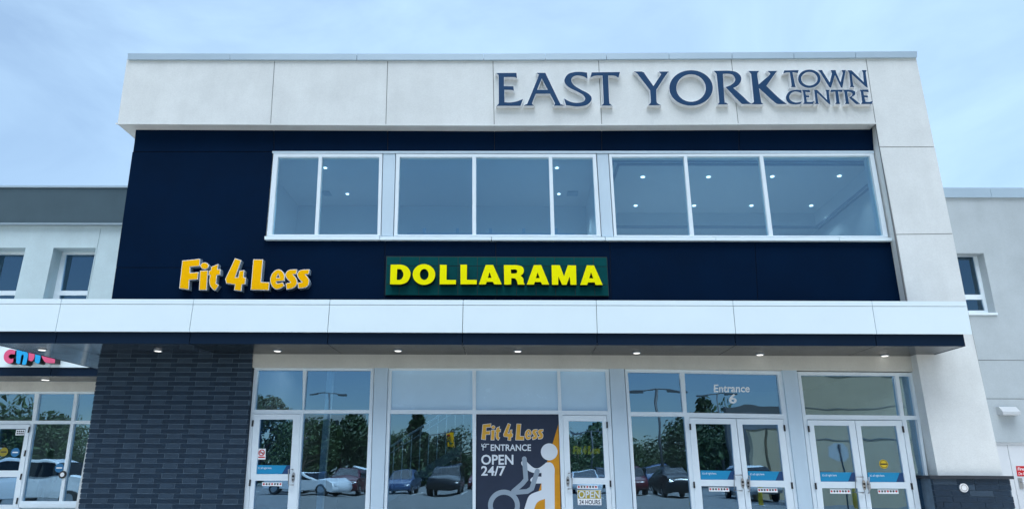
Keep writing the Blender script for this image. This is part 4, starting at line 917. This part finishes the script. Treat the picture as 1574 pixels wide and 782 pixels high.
for i, a in enumerate(((405, 622, -44, 3.4, 'round', 'leafy green tree mirrored in the glass over the single door', 0), (475, 655, -42, 3.6, 'round', 'spreading green tree mirrored in the second shopfront pane', 1), (528, 640, -46, 3.2, 'round', 'dark green tree mirrored beside the first pale pier', 0),
          (612, 668, -50, 3.2, 'round', 'low green tree mirrored at the left of the stair pane', 1), (648, 598, -40, 1.5, 'cone', 'tall narrow evergreen mirrored in the stair pane', 0), (704, 668, -48, 3.4, 'round', 'green tree mirrored left of the gym poster', 0),
          (890, 676, -48, 4.0, 'round', 'low bushy green tree mirrored in the door right of the poster', 1), (1000, 690, -46, 3.0, 'round', 'light green tree mirrored in the pane left of the entrance doors', 1), (1042, 648, -38, 3.6, 'round', 'large dark tree mirrored left of the entrance doors', 0),
          (1092, 612, -42, 3.4, 'round', 'tall tree mirrored under the words Entrance 6', 0))):
    tree(*a)
for (px, py, Y, rx, lab) in ((10, 628, -22, 4.2, 'tree mirrored in the transom over the left wing shop door'), (62, 640, -20, 2.6, 'tree mirrored in the left wing middle pane'), (112, 655, -20, 4.0, 'rounded tree mirrored in the right pane of the left wing')):
    top = mirror(px, py, Y, YWG); tree_y = Y
    d_ = P(px, py, 2*YWG-Y); H_ = d_.z
    # same builder, measured against the wing's glass
    _m = mirror; mirror = lambda a_, b_, c_, yg=YWG: _m(a_, b_, c_, yg); tree(px, py, Y, rx, 'round', lab, 1, 4800); mirror = _m
# parked cars
m_tyre = mat('tyre', (.02, .02, .02), .8); m_cg = mat('car_glass', (.01, .012, .015), .05, spec=.8)
paints = {k: mat('paint_'+k, c_, .25, spec=.6) for k, c_ in dict(white=(.75, .76, .77), black=(.012, .012, .014), silver=(.4, .42, .44), red=(.09, .010, .014), blue=(.03, .06, .14)).items()}
def lens_mat(name, c_): return mat(name, c_, .1)
m_hl, m_tl = lens_mat('headlight_lens', (.7, .72, .75)), lens_mat('tail_lens', (.35, .01, .01))
def car(x, y, rz, paint, label, suv=False):
    r = empty('parked_car', (x, y, 0), label, 'car', 'cars parked in front of the shops'); h = 1.72 if suv else 1.45
    T = Matrix.Translation((x, y, 0)) @ Matrix.Rotation(rz, 4, 'Z')
    prof = [(-2.25, .32), (-2.3, .6), (-2.25, .88), (-1.9, .96), (-1.75, 1.0), (-1.25, h-.08), (-.6, h), (.2, h-.02), (1.0, 1.02), (1.9, .88), (2.22, .7), (2.28, .45), (2.2, .28)]
    if suv: prof = [(-2.25, .36), (-2.32, .7), (-2.28, 1.05), (-2.2, 1.1), (-2.0, h-.1), (-1.4, h), (.1, h-.01), (.55, h-.12), (1.15, 1.14), (2.05, 1.02), (2.28, .8), (2.3, .5), (2.2, .34)]
    bm = bmesh.new(); secs = []
    for yy, ins in ((-.9, .10), (-.86, .03), (-.45, 0), (.45, 0), (.86, .03), (.9, .10)):
        row = []
        for (px_, pz) in prof:
            tum = max(0, pz-.98)*.38; sgn = -1 if yy < 0 else 1
            row.append(bm.verts.new(T @ Vector((px_*(1-ins*.35), yy-sgn*tum*(abs(yy)/.9), pz-(ins*.35 if pz > .9 else -ins*.4)))))
        secs.append(row)
    n = len(prof)
    for a, c_ in zip(secs, secs[1:]):
        for i in range(n): bm.faces.new((a[i], a[(i+1) % n], c_[(i+1) % n], c_[i]))
    bm.faces.new(secs[0][::-1]); bm.faces.new(secs[-1]); bmesh.ops.recalc_face_normals(bm, faces=bm.faces[:])
    for f in bm.faces: f.smooth = len(f.verts) == 4
    me = bpy.data.meshes.new('body'); bm.to_mesh(me); bm.free(); link('body', me, paints[paint], r)
    def shape(name, loops, m, par=r):
        bm = bmesh.new()
        for lp in loops: bm.faces.new([bm.verts.new(T @ Vector(p)) for p in lp])
        g = bmesh.ops.solidify(bm, geom=bm.faces[:], thickness=.012)
        me = bpy.data.meshes.new(name); bm.to_mesh(me); bm.free(); return link(name, me, m, par)
    b0 = 1.04 if not suv else 1.12; tx = h-.12
    for s_ in (-1, 1):
        yb_, yt_ = s_*(.915-(b0-.98)*.38), s_*(.925-(tx-.98)*.38)
        a, c_ = (-1.5, .75) if not suv else (-1.95, .95); d, e_ = (-1.1, .18) if not suv else (-1.8, .42)
        shape('side_window', [[(a, yb_, b0), (c_, yb_, b0), (e_, yt_, tx), (d, yt_, tx)]], m_cg)
        for wx in (-1.4, 1.4):
            wh = MB(); c0 = T @ Vector((wx, s_*.70, .33)); c1 = T @ Vector((wx, s_*.915, .33)); wh.tube([c0, c1], .33, 20); wq = wh.build('wheel', m_tyre, r)
            c2 = T @ Vector((wx, s_*.92, .33)); MB().tube([c1, c2], .2, 14).build('rim', M['metal'], wq)
        shape('headlight', [[(2.24, s_*.5, .62), (2.24, s_*.82, .64), (2.16, s_*.82, .76), (2.18, s_*.5, .74)]], m_hl); shape('tail_light', [[(-2.3, s_*.55, .7), (-2.3, s_*.84, .7), (-2.27, s_*.84, .86), (-2.27, s_*.55, .86)]], m_tl)
    if suv:
        shape('windscreen', [[(1.18, -.78, 1.14), (1.18, .78, 1.14), (.6, .68, h-.13), (.6, -.68, h-.13)]], m_cg); shape('rear_window', [[(-2.22, -.72, 1.16), (-2.22, .72, 1.16), (-2.04, .62, h-.15), (-2.04, -.62, h-.15)]], m_cg)
    else:
        shape('windscreen', [[(1.02, -.78, 1.03), (1.02, .78, 1.03), (.26, .66, h-.04), (.26, -.66, h-.04)]], m_cg); shape('rear_window', [[(-1.78, -.72, 1.02), (-1.78, .72, 1.02), (-1.28, .62, h-.1), (-1.28, -.62, h-.1)]], m_cg)
for (x, y, rz, c_, lab, sv_) in ((-16.9, 10.2-1.6, .05, 'white', 'white sport utility car mirrored in the left wing shopfront', True), (-11.4, -13.5, .3, 'white', 'white car close by, mirrored low in the second shopfront pane', False),
        (-13.2, -18.2, pi/2, 'black', 'black car mirrored at the left end of the row', False), (-10.2, -18.2, pi/2, 'red', 'dark red low car mirrored under the trees', False), (-6.9, -18.2, pi/2, 'blue', 'dark blue car mirrored in the stair pane', False), (-4.2, -18.2, pi/2, 'black', 'black tall car mirrored left of the poster', True),
        (4.1, -18.2, pi/2, 'white', 'white car mirrored right of the poster', False), (6.9, -18.2, pi/2, 'red', 'dark red tall car mirrored left of the entrance doors', True), (9.5, -18, pi/2, 'black', 'black low car mirrored beyond the dark red one', False),
        (14.9, -18.2, pi/2, 'black', 'black car mirrored in the entrance door', False),
        (-15.5, -29, pi/2, 'blue', 'dark blue car in the far row at its left end', False), (-11.6, -29, pi/2, 'white', 'white car in the far row under the spreading tree', True), (-8.4, -29, pi/2, 'black', 'black car in the far row beside the white one', False), (-2.6, -29, pi/2, 'red', 'dark red car in the far row behind the tall black car', False),
        (2.6, -29, pi/2, 'silver', 'silver car in the far row behind the white one', True), (6.8, -29, pi/2, 'black', 'black tall car in the far row near the entrance doors', True), (10.6, -29, pi/2, 'blue', 'dark blue tall car in the far row at its right end', True), (12.2, -12, pi/2, 'white', 'white tall car mirrored low in the left entrance leaf', True)):
    car(x, y, rz, c_, lab, sv_)
# lamp posts
m_pole = mat('pole_paint', (.10, .105, .11), .5)
for (px, py, Y, lab) in ((505, 603, -46, 'twin headed parking lot lamp post mirrored in the second transom'), (1101, 606, -40, 'twin headed lamp post mirrored beside the words Entrance 6'), (1008, 600, -24, 'lamp post mirrored in the transom left of Entrance 6'), (908, 664, -44, 'low lamp post mirrored in the door right of the poster')):
    t = mirror(px, py, Y); r = empty('street_lamp', (t.x, Y, 0), lab, 'street lamp', 'lamp posts in the parking lot')
    MB().tube([(t.x, Y, 0), (t.x, Y, t.z)], [.13, .07], 10).build('pole', m_pole, r)
    MB().tube([(t.x-1.5, Y, t.z-.1), (t.x-.5, Y, t.z+.02), (t.x+.5, Y, t.z+.02), (t.x+1.5, Y, t.z-.1)], .05, 8).build('arm', m_pole, r)
    for s_ in (-1, 1): MB().box(t.x+s_*1.45-.55, t.x+s_*1.45+.55, Y-.2, Y+.2, t.z-.2, t.z-.06).build('lamp_head', m_pole, r)
# traffic light
t = mirror(693, 668, -46); r = empty('traffic_light', (t.x, -46, 0), 'yellow traffic light on a mast mirrored in the stair pane', 'traffic light')
MB().tube([(t.x-2.5, -46, 0), (t.x-2.5, -46, t.z+.4)], .11).tube([(t.x-2.5, -46, t.z+.3), (t.x+.4, -46, t.z+.3)], .06).build('mast', m_pole, r)
hd = MB().box(t.x-.3, t.x+.3, -46.2, -45.85, t.z-1.2, t.z+.2).build('signal_head', M['yellow'], r)
for k, c_ in enumerate(((.4, .01, .01), (.45, .25, .0), (.0, .25, .12))): MB().disc((t.x, t.z-.05-.42*k), .13, -45.84, -45.80, 16).build('lens', mat('signal_lens', c_, .2), hd)
# beige building, stop sign and bollard on the right
r = empty('beige_building', (24, -7, 0), 'beige low building mirrored in the right-hand entrance doors', 'building')
bx0 = mirror(1228, 650, -5.5).x; zt2 = mirror(1300, 570, -5.5).z
m_be = stucco('beige_render', (.56, .46, .31)); bq = MB(); bq.box(bx0, 40, -7.2, -5.5, 0, zt2); bq.build('wall', m_be, r)
MB().box(bx0-.1, 40, -7.3, -5.38, zt2+.001, zt2+.3).build('coping', M['coping'], r)
for k in range(3): MB().box(bx0-.02+.0, 40.02, -5.49, -5.475, 1.3+1.4*k, 1.325+1.4*k).build('joint', M['joint'], r)
MB().box(bx0+5.2, 40.01, -5.47, -5.2, 0, zt2-1.2).build('dark_wall', mat('taupe_render', (.17, .16, .14), .8, .1, 2), r)
for k in range(3):
    xx = mirror(1165+k*24, 690, -13).x; MB().box(xx-.35, xx+.35, -13.4, -13, 0, 3.6).build('pillar', m_be, r)
xa, xb = mirror(1150, 690, -13).x, mirror(1228, 690, -13).x; MB().box(xa, xb+.5, -13.45, -12.95, 3.601, 4.5).build('porch_roof', M['joint'], r); MB().box(xa, xb+3, -17, -16.5, 0, 5.2).build('rear_wall', mat('rear_wall_paint', (.13, .13, .125), .8, .1, 1), r)
t = mirror(1288, 695, -2.2); r = empty('stop_sign', (t.x, -2.2, 0), 'octagonal sign seen from its grey back, mirrored in the far right double door', 'sign')
MB().poly([[(t.x+.38*cos(pi/8+k*pi/4), t.z+.38*sin(pi/8+k*pi/4)) for k in range(8)]], -2.26, -2.25).build('plate', mat('sign_back', (.55, .55, .53), .4), r)
MB().tube([(t.x, -2.22, 0), (t.x, -2.22, t.z+.3)], .035).build('post', M['black'], r)
for (px_, y_, lab) in ((1302, -1.9, 'yellow bollard mirrored below the octagonal sign'), (1060, -4.6, 'yellow bollard mirrored at the left edge of the entrance doors'), (1162, -4.6, 'yellow bollard mirrored in the right leaf below Entrance 6')):
    t = mirror(px_, 700, y_); r = empty('bollard', (t.x, y_, 0), lab, 'bollard', 'yellow bollards in front of the entrance')
    MB().tube([(t.x, y_, 0), (t.x, y_, 1.05), (t.x, y_, 1.13)], [.1, .1, .04], 16).build('post', M['stickyel'], r); MB().tube([(t.x, y_, 0), (t.x, y_, .05)], .16, 16).build('base', m_con, r)
# far apartment block
t = mirror(495, 636, -120); r = empty('apartment_building', (t.x, -125, 0), 'distant pale apartment block mirrored above the trees', 'building')
MB().box(t.x-7, t.x+7, -130, -120, 0, t.z).build('wall', m_con, r)
wq = MB()
for k in range(6):
    for j in range(5): wq.box(t.x-6.3+k*2.15, t.x-4.9+k*2.15, -119.99, -119.9, 2+j*(t.z-3)/5, 3.5+j*(t.z-3)/5)
wq.build('window', m_cg, r)

# far belt of trees across the road: nobody could count them
bm = bmesh.new()
for k in range(26000):
    x = random.uniform(-75, 75); hgt = 5.2+1.6*sin(x*.21)+1.1*sin(x*.53+1)+.7*sin(x*1.3)
    p = Vector((x, -72+random.uniform(-3, 3), random.random()**.8*hgt)); s_ = random.uniform(.22, .5)
    ax = Vector((random.gauss(0, 1), random.gauss(0, 1)+.8, random.gauss(0, 1)+.5)).normalized(); u = ax.orthogonal().normalized(); w_ = ax.cross(u)
    bm.faces.new([bm.verts.new(p+q) for q in (u*s_, w_*s_*.6, -u*s_, -w_*s_*.6)])
me = bpy.data.meshes.new('treeline'); bm.to_mesh(me); bm.free()
tag(link('treeline', me, leaf_ms[0]), 'far belt of dark green trees across the road, mirrored in the shopfronts', 'trees', kind='stuff')
